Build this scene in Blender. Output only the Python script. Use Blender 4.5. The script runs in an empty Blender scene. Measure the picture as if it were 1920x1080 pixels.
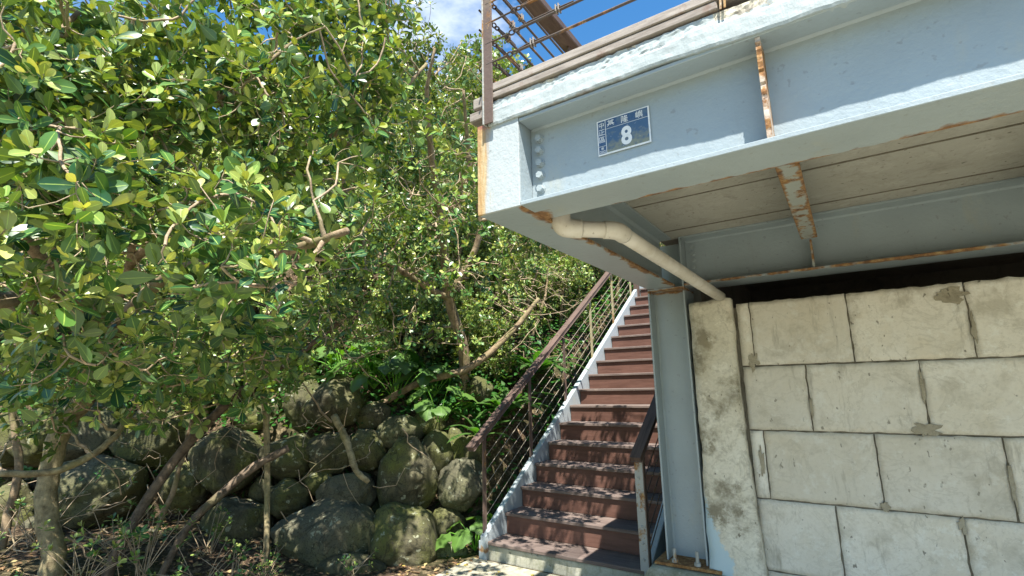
import bpy, bmesh, math, random
import numpy as np
from mathutils import Vector, Matrix, noise as mnoise

# ------------------------------------------------------------------ camera, sky, sun, exposure
scene = bpy.context.scene
CAM = Vector((0.0, 0.0, 1.55))
cam_data = bpy.data.cameras.new("camera")
cam_data.sensor_width = 36.0
cam_data.lens = 943.8 / 1920 * 36
cam_data.clip_start = 0.05
cam_data.clip_end = 2000
cam = bpy.data.objects.new("camera", cam_data)
scene.collection.objects.link(cam)
R_ = Vector((0.83242, 0.55377, -0.02056)); U_ = Vector((0.12256, -0.1478, 0.98139)); F_ = Vector((-0.54043, 0.81945, 0.1909))
m = Matrix.Identity(4)
for i in range(3):
    m[i][0] = R_[i]; m[i][1] = U_[i]; m[i][2] = -F_[i]; m[i][3] = CAM[i]
cam.matrix_world = m
scene.camera = cam

SUN = Vector((0.80, -1.0, 2.48)).normalized()          # towards the sun
sun_el = math.asin(SUN.z)
world = bpy.data.worlds.new("World"); scene.world = world
world.use_nodes = True
nt = world.node_tree
bg = nt.nodes["Background"]
sky = nt.nodes.new("ShaderNodeTexSky"); sky.sky_type = 'NISHITA'; sky.sun_disc = False
sky.sun_elevation = sun_el
sky.sun_rotation = math.atan2(SUN.x, SUN.y)
sky.air_density = 1.3; sky.dust_density = 0.1; sky.ozone_density = 1.6
tc = nt.nodes.new("ShaderNodeTexCoord")
mp = nt.nodes.new("ShaderNodeMapping"); mp.inputs["Scale"].default_value = (1.6, 1.6, 3.2); mp.inputs["Location"].default_value = (1.3, 8.0, 2.0); mp.inputs["Rotation"].default_value = (0, 0, math.radians(-8))
cn = nt.nodes.new("ShaderNodeTexNoise"); cn.inputs["Scale"].default_value = 1.5; cn.inputs["Detail"].default_value = 8; cn.inputs["Roughness"].default_value = 0.58
cr = nt.nodes.new("ShaderNodeValToRGB"); cr.color_ramp.elements[0].position = 0.53; cr.color_ramp.elements[1].position = 0.74
cm = nt.nodes.new("ShaderNodeMix"); cm.data_type = 'RGBA'
cm.inputs["B"].default_value = (8.5, 8.9, 9.4, 1)
nt.links.new(tc.outputs["Generated"], mp.inputs["Vector"]); nt.links.new(mp.outputs["Vector"], cn.inputs["Vector"])
nt.links.new(cn.outputs["Fac"], cr.inputs["Fac"]); nt.links.new(cr.outputs["Color"], cm.inputs["Factor"])
hs = nt.nodes.new("ShaderNodeHueSaturation"); hs.inputs["Saturation"].default_value = 1.35; hs.inputs["Value"].default_value = 1.2
nt.links.new(sky.outputs["Color"], hs.inputs["Color"]); nt.links.new(hs.outputs["Color"], cm.inputs["A"]); nt.links.new(cm.outputs["Result"], bg.inputs["Color"])
bg.inputs["Strength"].default_value = 0.07

sun_data = bpy.data.lights.new("sun", 'SUN'); sun_data.energy = 5.0; sun_data.angle = math.radians(0.53); sun_data.color = (1.0, 0.955, 0.88)
sun = bpy.data.objects.new("sun", sun_data); scene.collection.objects.link(sun)
sun.rotation_euler = SUN.to_track_quat('Z', 'Y').to_euler(); sun.location = (4, -5, 12)

scene.view_settings.view_transform = 'Standard'; scene.view_settings.look = 'None'
scene.view_settings.exposure = 1.42; scene.view_settings.gamma = 1.0
scene.view_settings.use_curve_mapping = False
scene.cycles.max_bounces = 5; scene.cycles.diffuse_bounces = 3; scene.cycles.transmission_bounces = 4; scene.cycles.glossy_bounces = 2

rng = np.random.default_rng(11)
random.seed(5)
COL = scene.collection
WL = {}                                                 # world location of every object we parent to

# ------------------------------------------------------------------ helpers
def thing(name, label, cat, loc, group=None):
    o = bpy.data.objects.new(name, None); COL.objects.link(o); o.location = loc; o.empty_display_size = 0.1
    o["label"] = label; o["category"] = cat
    if group: o["group"] = group
    WL[o.name] = Vector(loc)
    return o
def tag(o, label, cat, group=None):
    o["label"] = label; o["category"] = cat
    if group: o["group"] = group
    return o
def link(name, me, mat, parent=None, loc=None):
    """link mesh me (already centred on loc) at world position loc"""
    o = bpy.data.objects.new(name, me); COL.objects.link(o)
    loc = Vector(loc if loc is not None else (0, 0, 0))
    if mat is not None and not me.materials: me.materials.append(mat)
    if parent is not None:
        o.parent = parent; o.location = loc - WL[parent.name]
    else: o.location = loc
    WL[o.name] = loc
    return o
def obj(name, bm, mat, parent=None, smooth=False, base=False):
    me = bpy.data.meshes.new(name)
    bm.normal_update()
    co = [v.co.copy() for v in bm.verts]
    lo = Vector([min(c[i] for c in co) for i in range(3)]); hi = Vector([max(c[i] for c in co) for i in range(3)])
    c = (lo + hi) / 2
    if base: c.z = lo.z
    for v in bm.verts: v.co -= c
    if smooth:
        for f in bm.faces: f.smooth = True
    bm.to_mesh(me); bm.free()
    return link(name, me, mat, parent, c)
def bx(bm, x0, x1, y0, y1, z0, z1, bev=0.0):
    r = bmesh.ops.create_cube(bm, size=1.0)
    vs = r["verts"]
    for v in vs:
        v.co = Vector(((x0 + x1) / 2 + v.co.x * (x1 - x0), (y0 + y1) / 2 + v.co.y * (y1 - y0), (z0 + z1) / 2 + v.co.z * (z1 - z0)))
    if bev > 0:
        es = list({e for v in vs for e in v.link_edges})
        bmesh.ops.bevel(bm, geom=es, offset=bev, segments=1, affect='EDGES', profile=0.6)
    return vs
def box(name, x0, x1, y0, y1, z0, z1, mat, parent=None, bev=0.0):
    bm = bmesh.new(); bx(bm, x0, x1, y0, y1, z0, z1, bev)
    return obj(name, bm, mat, parent)
def obox(bm, p0, p1, w, h, up=Vector((0, 0, 1)), bev=0.0):
    """bar from p0 to p1, width w sideways, height h"""
    p0, p1 = Vector(p0), Vector(p1); d = (p1 - p0); L = d.length; d.normalize()
    s = d.cross(up).normalized(); u = s.cross(d)
    r = bmesh.ops.create_cube(bm, size=1.0); vs = r["verts"]
    for v in vs:
        c = v.co.copy(); v.co = (p0 + p1) / 2 + d * (c.x * L) + s * (c.y * w) + u * (c.z * h)
    if bev > 0:
        bmesh.ops.bevel(bm, geom=list({e for v in vs for e in v.link_edges}), offset=bev, segments=1, affect='EDGES', profile=0.6)
def prism(bm, pts, axis_vec):
    """extrude polygon pts (3-D, planar) by axis_vec"""
    a = [bm.verts.new(p) for p in pts]; b = [bm.verts.new(Vector(p) + Vector(axis_vec)) for p in pts]
    n = len(pts)
    bm.faces.new(a); bm.faces.new(b[::-1])
    for i in range(n): bm.faces.new((a[i], b[i], b[(i + 1) % n], a[(i + 1) % n]))
    bmesh.ops.recalc_face_normals(bm, faces=bm.faces)
def mesh_from(name, V, Fq, smooth=True):
    """V (n,3), Fq list of (m,k) int arrays of polygons"""
    me = bpy.data.meshes.new(name)
    V = np.asarray(V, np.float32)
    loops = np.concatenate([f.ravel() for f in Fq]).astype(np.int32)
    tot = np.concatenate([np.full(len(f), f.shape[1]) for f in Fq]).astype(np.int32)
    st = np.concatenate([[0], np.cumsum(tot)[:-1]]).astype(np.int32)
    me.vertices.add(len(V)); me.vertices.foreach_set("co", V.ravel())
    me.loops.add(len(loops)); me.loops.foreach_set("vertex_index", loops)
    me.polygons.add(len(tot)); me.polygons.foreach_set("loop_start", st); me.polygons.foreach_set("loop_total", tot)
    me.polygons.foreach_set("use_smooth", np.full(len(tot), smooth))
    me.update(calc_edges=True); me.validate()
    return me
def tube_arrays(P, Rd, sides=6):
    """P (n,k,3) centre lines, Rd (n,k) radii -> verts, quads"""
    P = np.asarray(P, float); Rd = np.asarray(Rd, float); n, k, _ = P.shape
    T = np.gradient(P, axis=1); T /= np.linalg.norm(T, axis=2, keepdims=True) + 1e-9
    ref = np.array([0.31, 0.22, 0.925]); a0 = np.cross(T[:, 0], ref); bad = np.linalg.norm(a0, axis=1) < 0.2
    a0[bad] = np.cross(T[bad, 0], [1, 0, 0]); A = np.empty_like(T); A[:, 0] = a0 / np.linalg.norm(a0, axis=1, keepdims=True)
    for i in range(1, k):
        q = A[:, i - 1] - T[:, i] * (A[:, i - 1] * T[:, i]).sum(1, keepdims=True); A[:, i] = q / (np.linalg.norm(q, axis=1, keepdims=True) + 1e-9)
    B = np.cross(T, A)
    th = np.arange(sides) * 2 * np.pi / sides
    V = P[:, :, None, :] + Rd[:, :, None, None] * (np.cos(th)[None, None, :, None] * A[:, :, None, :] + np.sin(th)[None, None, :, None] * B[:, :, None, :])
    idx = np.arange(n * k * sides).reshape(n, k, sides)
    a = idx[:, :-1, :]; b = np.roll(a, -1, axis=2); d = idx[:, 1:, :]; c = np.roll(d, -1, axis=2)
    return V.reshape(-1, 3), np.stack([a, b, c, d], -1).reshape(-1, 4)
def smooth_path(pts, n=18):
    """Catmull-Rom through (x,y,z,r)"""
    p = np.array(pts, float); p = np.vstack([2 * p[0] - p[1], p, 2 * p[-1] - p[-2]])
    out = []; segs = len(p) - 3
    for s in np.linspace(0, segs - 1e-6, n):
        i = int(s); t = s - i; a, b, c, d = p[i:i + 4]
        out.append(0.5 * ((2 * b) + (-a + c) * t + (2 * a - 5 * b + 4 * c - d) * t * t + (-a + 3 * b - 3 * c + d) * t ** 3))
    return np.array(out)
def tube_obj(name, pts, mat, parent=None, n=18, sides=8, rough=0.0, caps=True):
    q = smooth_path(pts, n)
    if rough:
        q[:, :3] += rng.normal(0, rough, (n, 3)) * q[:, 3:4]
        q[:, 3] *= 1 + rng.normal(0, 0.07, n)
    V, Fq = tube_arrays(q[None, :, :3], q[None, :, 3], sides)
    fs = [Fq]
    if caps:
        fs.append(np.array([list(range(sides))[::-1], list(range(len(V) - sides, len(V)))]))
    c = V.mean(0); me = mesh_from(name, V - c, fs)
    return link(name, me, mat, parent, c)

# ------------------------------------------------------------------ materials
class Mat:
    def __init__(s, name, rough=0.6, spec=0.4):
        s.m = bpy.data.materials.new(name); s.m.use_nodes = True; s.t = s.m.node_tree
        s.b = s.t.nodes["Principled BSDF"]; s.out = s.t.nodes["Material Output"]
        s.b.inputs["Roughness"].default_value = rough; s.b.inputs["Specular IOR Level"].default_value = spec
        s.geo = s.t.nodes.new("ShaderNodeNewGeometry"); s.pos = s.geo.outputs["Position"]
        s._xyz = None
    def n(s, t, **k):
        nd = s.t.nodes.new(t)
        for a, v in k.items(): setattr(nd, a, v)
        return nd
    def l(s, a, b): s.t.links.new(a, b)
    def xyz(s, i):
        if s._xyz is None:
            s._xyz = s.n("ShaderNodeSeparateXYZ"); s.l(s.pos, s._xyz.inputs[0])
        return s._xyz.outputs[i]
    def vec(s, scale=(1, 1, 1), per_object=False):
        mpn = s.n("ShaderNodeMapping"); mpn.inputs["Scale"].default_value = scale
        src = s.pos
        if per_object:
            oi = s.n("ShaderNodeObjectInfo"); sc = s.n("ShaderNodeVectorMath", operation='SCALE')
            cmb = s.n("ShaderNodeCombineXYZ")
            for i in range(3): s.l(oi.outputs["Random"], cmb.inputs[i])
            s.l(cmb.outputs[0], sc.inputs[0]); sc.inputs["Scale"].default_value = 37.0
            ad = s.n("ShaderNodeVectorMath", operation='ADD'); s.l(s.pos, ad.inputs[0]); s.l(sc.outputs[0], ad.inputs[1]); src = ad.outputs[0]
        s.l(src, mpn.inputs["Vector"]); return mpn.outputs[0]
    def noise(s, scale, detail=5, rough=0.6, stretch=(1, 1, 1), per_object=False, dist=0.0):
        nd = s.n("ShaderNodeTexNoise"); nd.inputs["Scale"].default_value = scale; nd.inputs["Detail"].default_value = detail
        nd.inputs["Roughness"].default_value = rough; nd.inputs["Distortion"].default_value = dist
        s.l(s.vec(stretch, per_object), nd.inputs["Vector"]); return nd.outputs["Fac"]
    def ramp(s, fac, stops):
        r = s.n("ShaderNodeValToRGB"); e = r.color_ramp.elements
        while len(e) < len(stops): e.new(0.5)
        for q, (p, c) in zip(e, stops):
            q.position = p; q.color = (c, c, c, 1) if isinstance(c, (int, float)) else (*c, 1)
        s.l(fac, r.inputs["Fac"]); return r.outputs["Color"]
    def mix(s, fac, a, b, mode='MIX'):
        nd = s.n("ShaderNodeMix", data_type='RGBA', blend_type=mode)
        for key, v in (("Factor", fac), ("A", a), ("B", b)):
            if isinstance(v, (int, float)) : nd.inputs[key].default_value = v if key == "Factor" else (v, v, v, 1)
            elif isinstance(v, tuple): nd.inputs[key].default_value = (*v, 1)
            else: s.l(v, nd.inputs[key])
        return nd.outputs["Result"]
    def math(s, op, a, b=0.0, clamp=False):
        nd = s.n("ShaderNodeMath", operation=op, use_clamp=clamp)
        for i, v in enumerate((a, b)):
            if isinstance(v, (int, float)): nd.inputs[i].default_value = v
            else: s.l(v, nd.inputs[i])
        return nd.outputs[0]
    def band(s, axis, at, width, nscale=14, amt=0.9):
        """ragged stripe round coordinate `at` (stain along an edge)"""
        d = s.math('ABSOLUTE', s.math('SUBTRACT', s.xyz(axis), at))
        d = s.math('DIVIDE', d, width)
        nn = s.math('MULTIPLY', s.math('SUBTRACT', s.noise(nscale, 5, 0.65), 0.5), 3.2 * amt)
        big = s.math('MULTIPLY', s.math('SUBTRACT', s.noise(nscale * 0.25, 3, 0.5), 0.52), 5.0)
        return s.ramp(s.math('ADD', s.math('ADD', d, nn), big), [(0.35, 0.95), (0.8, 0.45), (1.5, 0.0)])
    def gate(s, axis, lo, hi):
        a = s.math('GREATER_THAN', s.xyz(axis), lo); b = s.math('LESS_THAN', s.xyz(axis), hi); return s.math('MULTIPLY', a, b)
    def color(s, c):
        if isinstance(c, tuple): s.b.inputs["Base Color"].default_value = (*c, 1)
        else: s.l(c, s.b.inputs["Base Color"])
    def bump(s, h, strength=0.3, dist=0.01):
        nd = s.n("ShaderNodeBump"); nd.inputs["Strength"].default_value = strength; nd.inputs["Distance"].default_value = dist
        s.l(h, nd.inputs["Height"]); s.l(nd.outputs[0], s.b.inputs["Normal"])
RUST = ((0.065, 0.028, 0.013), (0.24, 0.115, 0.036), (0.44, 0.31, 0.14))
def steel(name, bands=(), base=(0.292, 0.345, 0.366), full=0.0, rough=0.34):
    M = Mat(name, rough, 0.45)
    big = M.noise(2.3, 4, 0.6); fine = M.noise(55, 3, 0.6)
    c = M.mix(M.ramp(big, [(0.3, 0.0), (0.7, 1.0)]), tuple(v * 0.93 for v in base), tuple(min(1, v * 1.07) for v in base))
    spk = M.ramp(M.noise(38, 2, 0.5), [(0.67, 0.0), (0.72, 1.0)])
    c = M.mix(M.math('MULTIPLY', spk, 0.3), c, (0.15, 0.14, 0.12))
    yel = M.ramp(M.noise(5, 5, 0.7, (1, 1, 0.4)), [(0.60, 0.0), (0.75, 0.28)])
    c = M.mix(yel, c, (0.42, 0.38, 0.24))
    run = M.ramp(M.noise(11, 5, 0.65, (1.3, 1.3, 0.12)), [(0.60, 0.0), (0.78, 0.22)])
    c = M.mix(run, c, (0.20, 0.20, 0.17))
    mask = None
    for (ax, at_, w, gates) in bands:
        k = M.band(ax, at_, w)
        for g in gates: k = M.math('MULTIPLY', k, M.gate(*g))
        mask = k if mask is None else M.math('MAXIMUM', mask, k)
    if full > 0:
        k = M.ramp(M.noise(9, 6, 0.7, (1, 1, 0.7)), [(0.62 - full * 0.4, 0.0), (0.70 - full * 0.4, 1.0)])
        mask = k if mask is None else M.math('MAXIMUM', mask, k)
    if mask is not None:
        rc = M.ramp(M.noise(26, 6, 0.7), [(0.32, RUST[0]), (0.5, RUST[1]), (0.68, RUST[2])])
        c = M.mix(mask, c, rc)
        rr = M.mix(mask, rough, 0.9); M.l(rr, M.b.inputs["Roughness"])
    M.color(c)
    M.bump(M.mix(0.40, M.noise(13, 5, 0.6), fine), 0.36, 0.012)
    return M.m
def concrete(name, base, dark, pale, scale=6.0, paint=None, per=True, warm=None, st=(0.52, 0.68, 0.62), tone=0.0):
    M = Mat(name, 0.88, 0.25)
    a = M.noise(scale, 8, 0.68, per_object=per); b = M.noise(scale * 0.35, 5, 0.6, per_object=per); f = M.noise(60, 4, 0.7, per_object=per)
    c = M.mix(M.ramp(b, [(0.35, 0.0), (0.65, 1.0)]), base, pale)
    c = M.mix(M.ramp(a, [(st[0], 0.0), (st[1], st[2])]), c, dark)
    if warm: c = M.mix(M.ramp(M.noise(scale * 0.6, 4, 0.6, per_object=per), [(0.55, 0.0), (0.72, 0.5)]), c, warm)
    streak = M.ramp(M.noise(7, 5, 0.7, (1.6, 1.6, 0.28), per), [(0.60, 0.0), (0.72, 0.7)])
    c = M.mix(streak, c, tuple(v * 0.62 for v in dark))
    pit = M.ramp(M.noise(34, 2, 0.5, (1, 1, 0.6), per), [(0.70, 0.0), (0.73, 1.0)])
    c = M.mix(M.math('MULTIPLY', pit, 0.75), c, (0.09, 0.08, 0.055))
    rim = M.ramp(M.noise(scale * 0.8, 6, 0.62, per_object=per, dist=0.6), [(0.47, 0.0), (0.495, 0.28), (0.51, 0.0), (0.60, 0.0), (0.615, 0.2), (0.63, 0.0)])
    c = M.mix(rim, c, tuple(v * 0.8 for v in dark))
    eff = M.ramp(M.noise(scale * 2.2, 7, 0.75, per_object=per), [(0.55, 0.0), (0.62, 0.55)])
    c = M.mix(eff, c, tuple(min(0.82, v * 1.12) for v in pale))
    c = M.mix(M.ramp(f, [(0.48, 0.0), (0.68, 0.22)]), c, dark)
    if tone:
        oi = M.n('ShaderNodeObjectInfo'); c = M.mix(M.ramp(oi.outputs['Random'], [(0.0, tone), (0.8, 0.0)]), c, tuple(v * 0.62 for v in base))
    if paint: c = paint(M, c)
    M.color(c)
    M.bump(M.mix(0.5, a, M.mix(M.math('MULTIPLY', pit, 0.6), f, 0.0)), 0.55, 0.010)
    return M.m
def wood(name, dark, light, stretch=(1, 12, 12), rough=0.75, scale=3.0, wear=None, spec=0.25):
    M = Mat(name, rough, spec)
    g = M.noise(scale, 8, 0.7, stretch, True); b = M.noise(2.5, 4, 0.6, per_object=True)
    c = M.mix(M.ramp(g, [(0.3, 0.0), (0.7, 1.0)]), dark, light)
    c = M.mix(M.ramp(b, [(0.45, 0.0), (0.75, 0.45)]), c, tuple(min(1, v * 1.35) for v in light))
    if wear: c = M.mix(M.ramp(M.noise(11, 6, 0.7, per_object=True), [(0.58, 0.0), (0.7, 0.8)]), c, wear)
    M.color(c); M.bump(g, 0.35, 0.006); return M.m

MT = {}
g_under = (("y", 0),)
MT["steel"] = steel("painted_steel")
MT["steel_front"] = steel("painted_steel_front_flange", bands=[(1, 1.705, 0.020, []), (0, -0.93, 0.045, [(1, 1.60, 1.72)])])
MT["steel_side"] = steel("painted_steel_side_flange", bands=[(0, -0.944, 0.024, []), (1, 3.50, 0.02, [])])
MT["steel_back"] = steel("painted_steel_back_flange", bands=[(1, 3.497, 0.026, [])])
def end_plate():
    M = Mat("painted_steel_end_plate", 0.45, 0.4)
    c = M.mix(M.ramp(M.noise(2.3, 4, 0.6), [(0.3, 0.0), (0.7, 1.0)]), (0.37, 0.41, 0.415), (0.42, 0.46, 0.465))
    spk = M.ramp(M.noise(42, 2, 0.5), [(0.68, 0.0), (0.72, 0.5)]); c = M.mix(spk, c, (0.16, 0.17, 0.16))
    st_ = M.noise(26, 6, 0.65, (1, 1, 0.09)); edge = M.math('MULTIPLY', M.math('SUBTRACT', -1.066, M.xyz(0)), 14.0)
    top = M.math('MULTIPLY', M.math('SUBTRACT', M.xyz(2), 2.50), 5.0)
    k = M.math('ADD', M.math('ADD', edge, M.math('MULTIPLY', M.math('SUBTRACT', st_, 0.5), 2.6)), M.math('MULTIPLY', M.math('MAXIMUM', top, 0.0), 0.8))
    och = M.ramp(M.noise(30, 6, 0.7, (1, 1, 0.15)), [(0.3, (0.22, 0.10, 0.03)), (0.48, (0.42, 0.25, 0.08)), (0.62, (0.50, 0.40, 0.22)), (0.75, (0.5, 0.5, 0.45))])
    red = M.ramp(M.math('ADD', M.math('MULTIPLY', M.math('SUBTRACT', M.xyz(2), 2.545), 26.0), M.math('MULTIPLY', M.math('SUBTRACT', M.noise(20, 5, 0.7), 0.5), 2.0)), [(0.2, 0.0), (0.8, 0.85)])
    och = M.mix(red, och, (0.25, 0.06, 0.025))
    c = M.mix(M.ramp(k, [(0.15, 0.0), (0.75, 0.9)]), c, och)
    M.color(c); M.bump(M.mix(0.5, M.noise(16, 4, 0.55), M.noise(55, 3, 0.6)), 0.4, 0.012); return M.m
MT["steel_plate"] = end_plate()
MT["steel_rib"] = steel("rusting_stiffener", base=(0.50, 0.42, 0.34), full=0.42)
MT["steel_joist"] = steel("rusting_joist", base=(0.33, 0.36, 0.34), bands=[(0, -0.158, 0.014, []), (0, -0.070, 0.014, [])], full=0.28)
MT["steel_column"] = steel("painted_steel_column", bands=[(2, 2.19, 0.014, [])], base=(0.30, 0.355, 0.375))
MT["rust"] = steel("rusted_plate", full=1.5)
MT["galv"] = steel("galvanised_steel", base=(0.33, 0.335, 0.31), rough=0.5, full=0.22)
MT["bolt"] = steel("painted_bolt", base=(0.31, 0.36, 0.375))

def fascia_paint():
    M = Mat("painted_fascia", 0.6, 0.35)
    a = M.noise(9, 7, 0.65); b = M.noise(3, 5, 0.6); wv = M.noise(14, 5, 0.6, (1, 1, 0.35))
    c = M.mix(M.ramp(b, [(0.35, 0.0), (0.65, 1.0)]), (0.33, 0.38, 0.385), (0.43, 0.475, 0.475))
    c = M.mix(M.ramp(M.noise(6, 6, 0.7), [(0.58, 0.0), (0.74, 0.45)]), c, (0.47, 0.43, 0.26))
    raw = M.ramp(M.math('ADD', M.math('MULTIPLY', M.math('SUBTRACT', M.xyz(2), 2.648), 22.0), M.math('ADD', M.math('MULTIPLY', M.math('SUBTRACT', a, 0.5), 3.4), M.math('MULTIPLY', M.gate(0, -0.22, 9), 1.0))), [(0.45, 0.0), (0.55, 1.0)])
    rc = M.mix(M.ramp(M.noise(42, 5, 0.7), [(0.42, 0.0), (0.6, 1.0)]), (0.20, 0.18, 0.14), (0.62, 0.58, 0.45))
    c = M.mix(raw, c, rc)
    rust = M.math('MULTIPLY', M.band(2, 2.548, 0.020, 9), M.ramp(M.noise(3.1, 3, 0.5, (1, 0.2, 0.2)), [(0.52, 0.0), (0.60, 1.0)]))
    c = M.mix(rust, c, M.ramp(M.noise(30, 5, 0.7), [(0.35, RUST[0]), (0.55, RUST[1]), (0.7, RUST[2])]))
    M.color(c); M.bump(M.mix(0.5, a, wv), 0.6, 0.015); return M.m
MT["fascia"] = fascia_paint()
MT["soffit"] = concrete("soffit_board_paint", (0.355, 0.345, 0.30), (0.27, 0.255, 0.21), (0.40, 0.39, 0.35), 3.0, per=True)
MT["deckwood"] = wood("weathered_deck_timber", (0.15, 0.125, 0.105), (0.40, 0.36, 0.32), (2, 14, 14), wear=(0.20, 0.13, 0.10))
MT["railwood"] = wood("handrail_timber", (0.05, 0.031, 0.025), (0.14, 0.097, 0.078), (14, 1, 1), rough=0.6)
MT["tread"] = wood("stair_tread_boards", (0.085, 0.058, 0.049), (0.19, 0.15, 0.13), (1, 16, 16), rough=0.7, wear=(0.22, 0.17, 0.14))
MT["riser"] = wood("stair_riser_boards", (0.082, 0.040, 0.029), (0.145, 0.075, 0.056), (1, 10, 10), rough=0.6)
MT["brownpost"] = steel("brown_painted_post", base=(0.11, 0.075, 0.058), full=0.05, rough=0.6)
MT["cable"] = steel("wire_cable", base=(0.30, 0.26, 0.20), rough=0.55)
MT["darkcable"] = steel("rusty_wire_cable", base=(0.075, 0.058, 0.05), rough=0.7, full=0.2)
MT["clampmetal"] = steel("weathered_clamp", base=(0.20, 0.18, 0.16), full=0.25, rough=0.6)
MT["white_steel"] = steel("stringer_paint", base=(0.34, 0.385, 0.40), bands=[(2, 0.16, 0.04, [])])
MT["pvc"] = None
def pvc():
    M = Mat("cream_pvc_pipe", 0.45, 0.4)
    c = M.mix(M.ramp(M.noise(7, 5, 0.65), [(0.4, 0.0), (0.7, 1.0)]), (0.64, 0.61, 0.55), (0.50, 0.455, 0.37))
    c = M.mix(M.ramp(M.noise(40, 3, 0.6), [(0.66, 0.0), (0.72, 0.6)]), c, (0.2, 0.16, 0.12))
    M.color(c); M.bump(M.noise(30, 3), 0.1, 0.004); return M.m
MT["pvc"] = pvc()
MT["block"] = concrete("concrete_block", (0.68, 0.64, 0.54), (0.40, 0.37, 0.29), (0.78, 0.755, 0.68), 5.0, warm=(0.66, 0.575, 0.42), tone=0.4)
MT["mortar"] = concrete("dirty_mortar", (0.15, 0.135, 0.105), (0.09, 0.08, 0.06), (0.21, 0.19, 0.15), 9.0, per=False)
def pillar_paint(M, c):
    k = M.math('ADD', M.math('MULTIPLY', M.math('SUBTRACT', 0.78, M.xyz(2)), 1.7), M.math('MULTIPLY', M.math('SUBTRACT', -0.76, M.xyz(0)), 5.0))
    k = M.math('ADD', k, M.math('MULTIPLY', M.math('SUBTRACT', M.noise(9, 6, 0.7), 0.5), 1.8))
    return M.mix(M.ramp(k, [(0.45, 0.0), (0.56, 1.0)]), c, (0.45, 0.56, 0.60))
MT["pillar"] = concrete("rendered_concrete", (0.58, 0.54, 0.43), (0.19, 0.165, 0.11), (0.70, 0.67, 0.57), 4.5, st=(0.49, 0.62, 0.85), warm=(0.36, 0.31, 0.20), paint=pillar_paint)
MT["plinth"] = concrete("mossy_concrete", (0.34, 0.335, 0.25), (0.15, 0.16, 0.085), (0.44, 0.43, 0.35), 5.0, warm=(0.20, 0.22, 0.09))
MT["apron"] = concrete("concrete_paving", (0.31, 0.29, 0.22), (0.16, 0.155, 0.095), (0.40, 0.375, 0.29), 5.0, per=False, st=(0.47, 0.62, 0.8))
MT["darkwall"] = concrete("rear_concrete", (0.20, 0.19, 0.17), (0.12, 0.11, 0.1), (0.24, 0.23, 0.2), 4.0)

def soil():
    M = Mat("leaf_litter_soil", 0.95, 0.15)
    c = M.ramp(M.noise(22, 8, 0.75), [(0.3, (0.022, 0.016, 0.011)), (0.5, (0.07, 0.047, 0.03)), (0.58, (0.20, 0.14, 0.085)), (0.70, (0.42, 0.34, 0.21))])
    c = M.mix(M.ramp(M.noise(1.7, 4, 0.6), [(0.45, 0.0), (0.65, 0.6)]), c, (0.045, 0.06, 0.02))
    M.color(c); M.bump(M.noise(30, 6, 0.7), 0.9, 0.03); return M.m
MT["soil"] = soil()
def rock():
    M = Mat("mossy_boulder", 0.9, 0.2)
    a = M.noise(7, 8, 0.7, per_object=True); b = M.noise(2.2, 5, 0.6, per_object=True)
    c = M.mix(M.ramp(a, [(0.35, 0.0), (0.65, 1.0)]), (0.040, 0.038, 0.022), (0.135, 0.122, 0.072))
    c = M.mix(M.ramp(b, [(0.42, 0.0), (0.62, 0.85)]), c, (0.125, 0.135, 0.034))
    oi = M.n('ShaderNodeObjectInfo'); c = M.mix(M.ramp(oi.outputs['Random'], [(0.0, 0.55), (0.45, 0.0)]), c, (0.125, 0.122, 0.085))
    c = M.mix(M.ramp(oi.outputs['Random'], [(0.6, 0.0), (1.0, 0.5)]), c, (0.055, 0.06, 0.03))
    crack = M.ramp(M.noise(3.4, 4, 0.5, per_object=True, dist=0.8), [(0.485, 0.0), (0.5, 0.7), (0.515, 0.0)]); c = M.mix(crack, c, (0.025, 0.024, 0.016))
    lich = M.ramp(M.noise(13, 4, 0.55, per_object=True), [(0.63, 0.0), (0.66, 0.8)])
    c = M.mix(lich, c, (0.30, 0.31, 0.21))
    spk = M.ramp(M.noise(70, 3, 0.6, per_object=True), [(0.36, 0.7), (0.46, 0.0)])
    c = M.mix(spk, c, (0.04, 0.04, 0.028))
    M.color(c); M.bump(M.mix(0.5, a, M.noise(45, 6, 0.75, per_object=True)), 0.8, 0.025); return M.m
MT["rock"] = rock()
def bark(name, dark, light, moss=(0.16, 0.17, 0.06)):
    M = Mat(name, 0.9, 0.2)
    a = M.noise(16, 7, 0.7, per_object=True)
    c = M.mix(M.ramp(a, [(0.32, 0.0), (0.62, 1.0)]), dark, light)
    c = M.mix(M.ramp(M.noise(5, 5, 0.6, per_object=True), [(0.52, 0.0), (0.68, 0.6)]), c, moss)
    M.color(c); M.bump(M.mix(0.5, a, M.noise(60, 4, 0.7, per_object=True)), 0.8, 0.012); return M.m
MT["bark"] = bark("grey_brown_bark", (0.11, 0.075, 0.045), (0.33, 0.25, 0.155))
MT["palebark"] = bark("pale_mossy_bark", (0.10, 0.08, 0.045), (0.36, 0.30, 0.17), (0.24, 0.22, 0.085))
MT["redbark"] = bark("dark_red_bark", (0.05, 0.038, 0.027), (0.18, 0.135, 0.095), (0.12, 0.11, 0.05))
MT["twig"] = bark("twig_bark", (0.19, 0.135, 0.085), (0.47, 0.37, 0.25))

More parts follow.
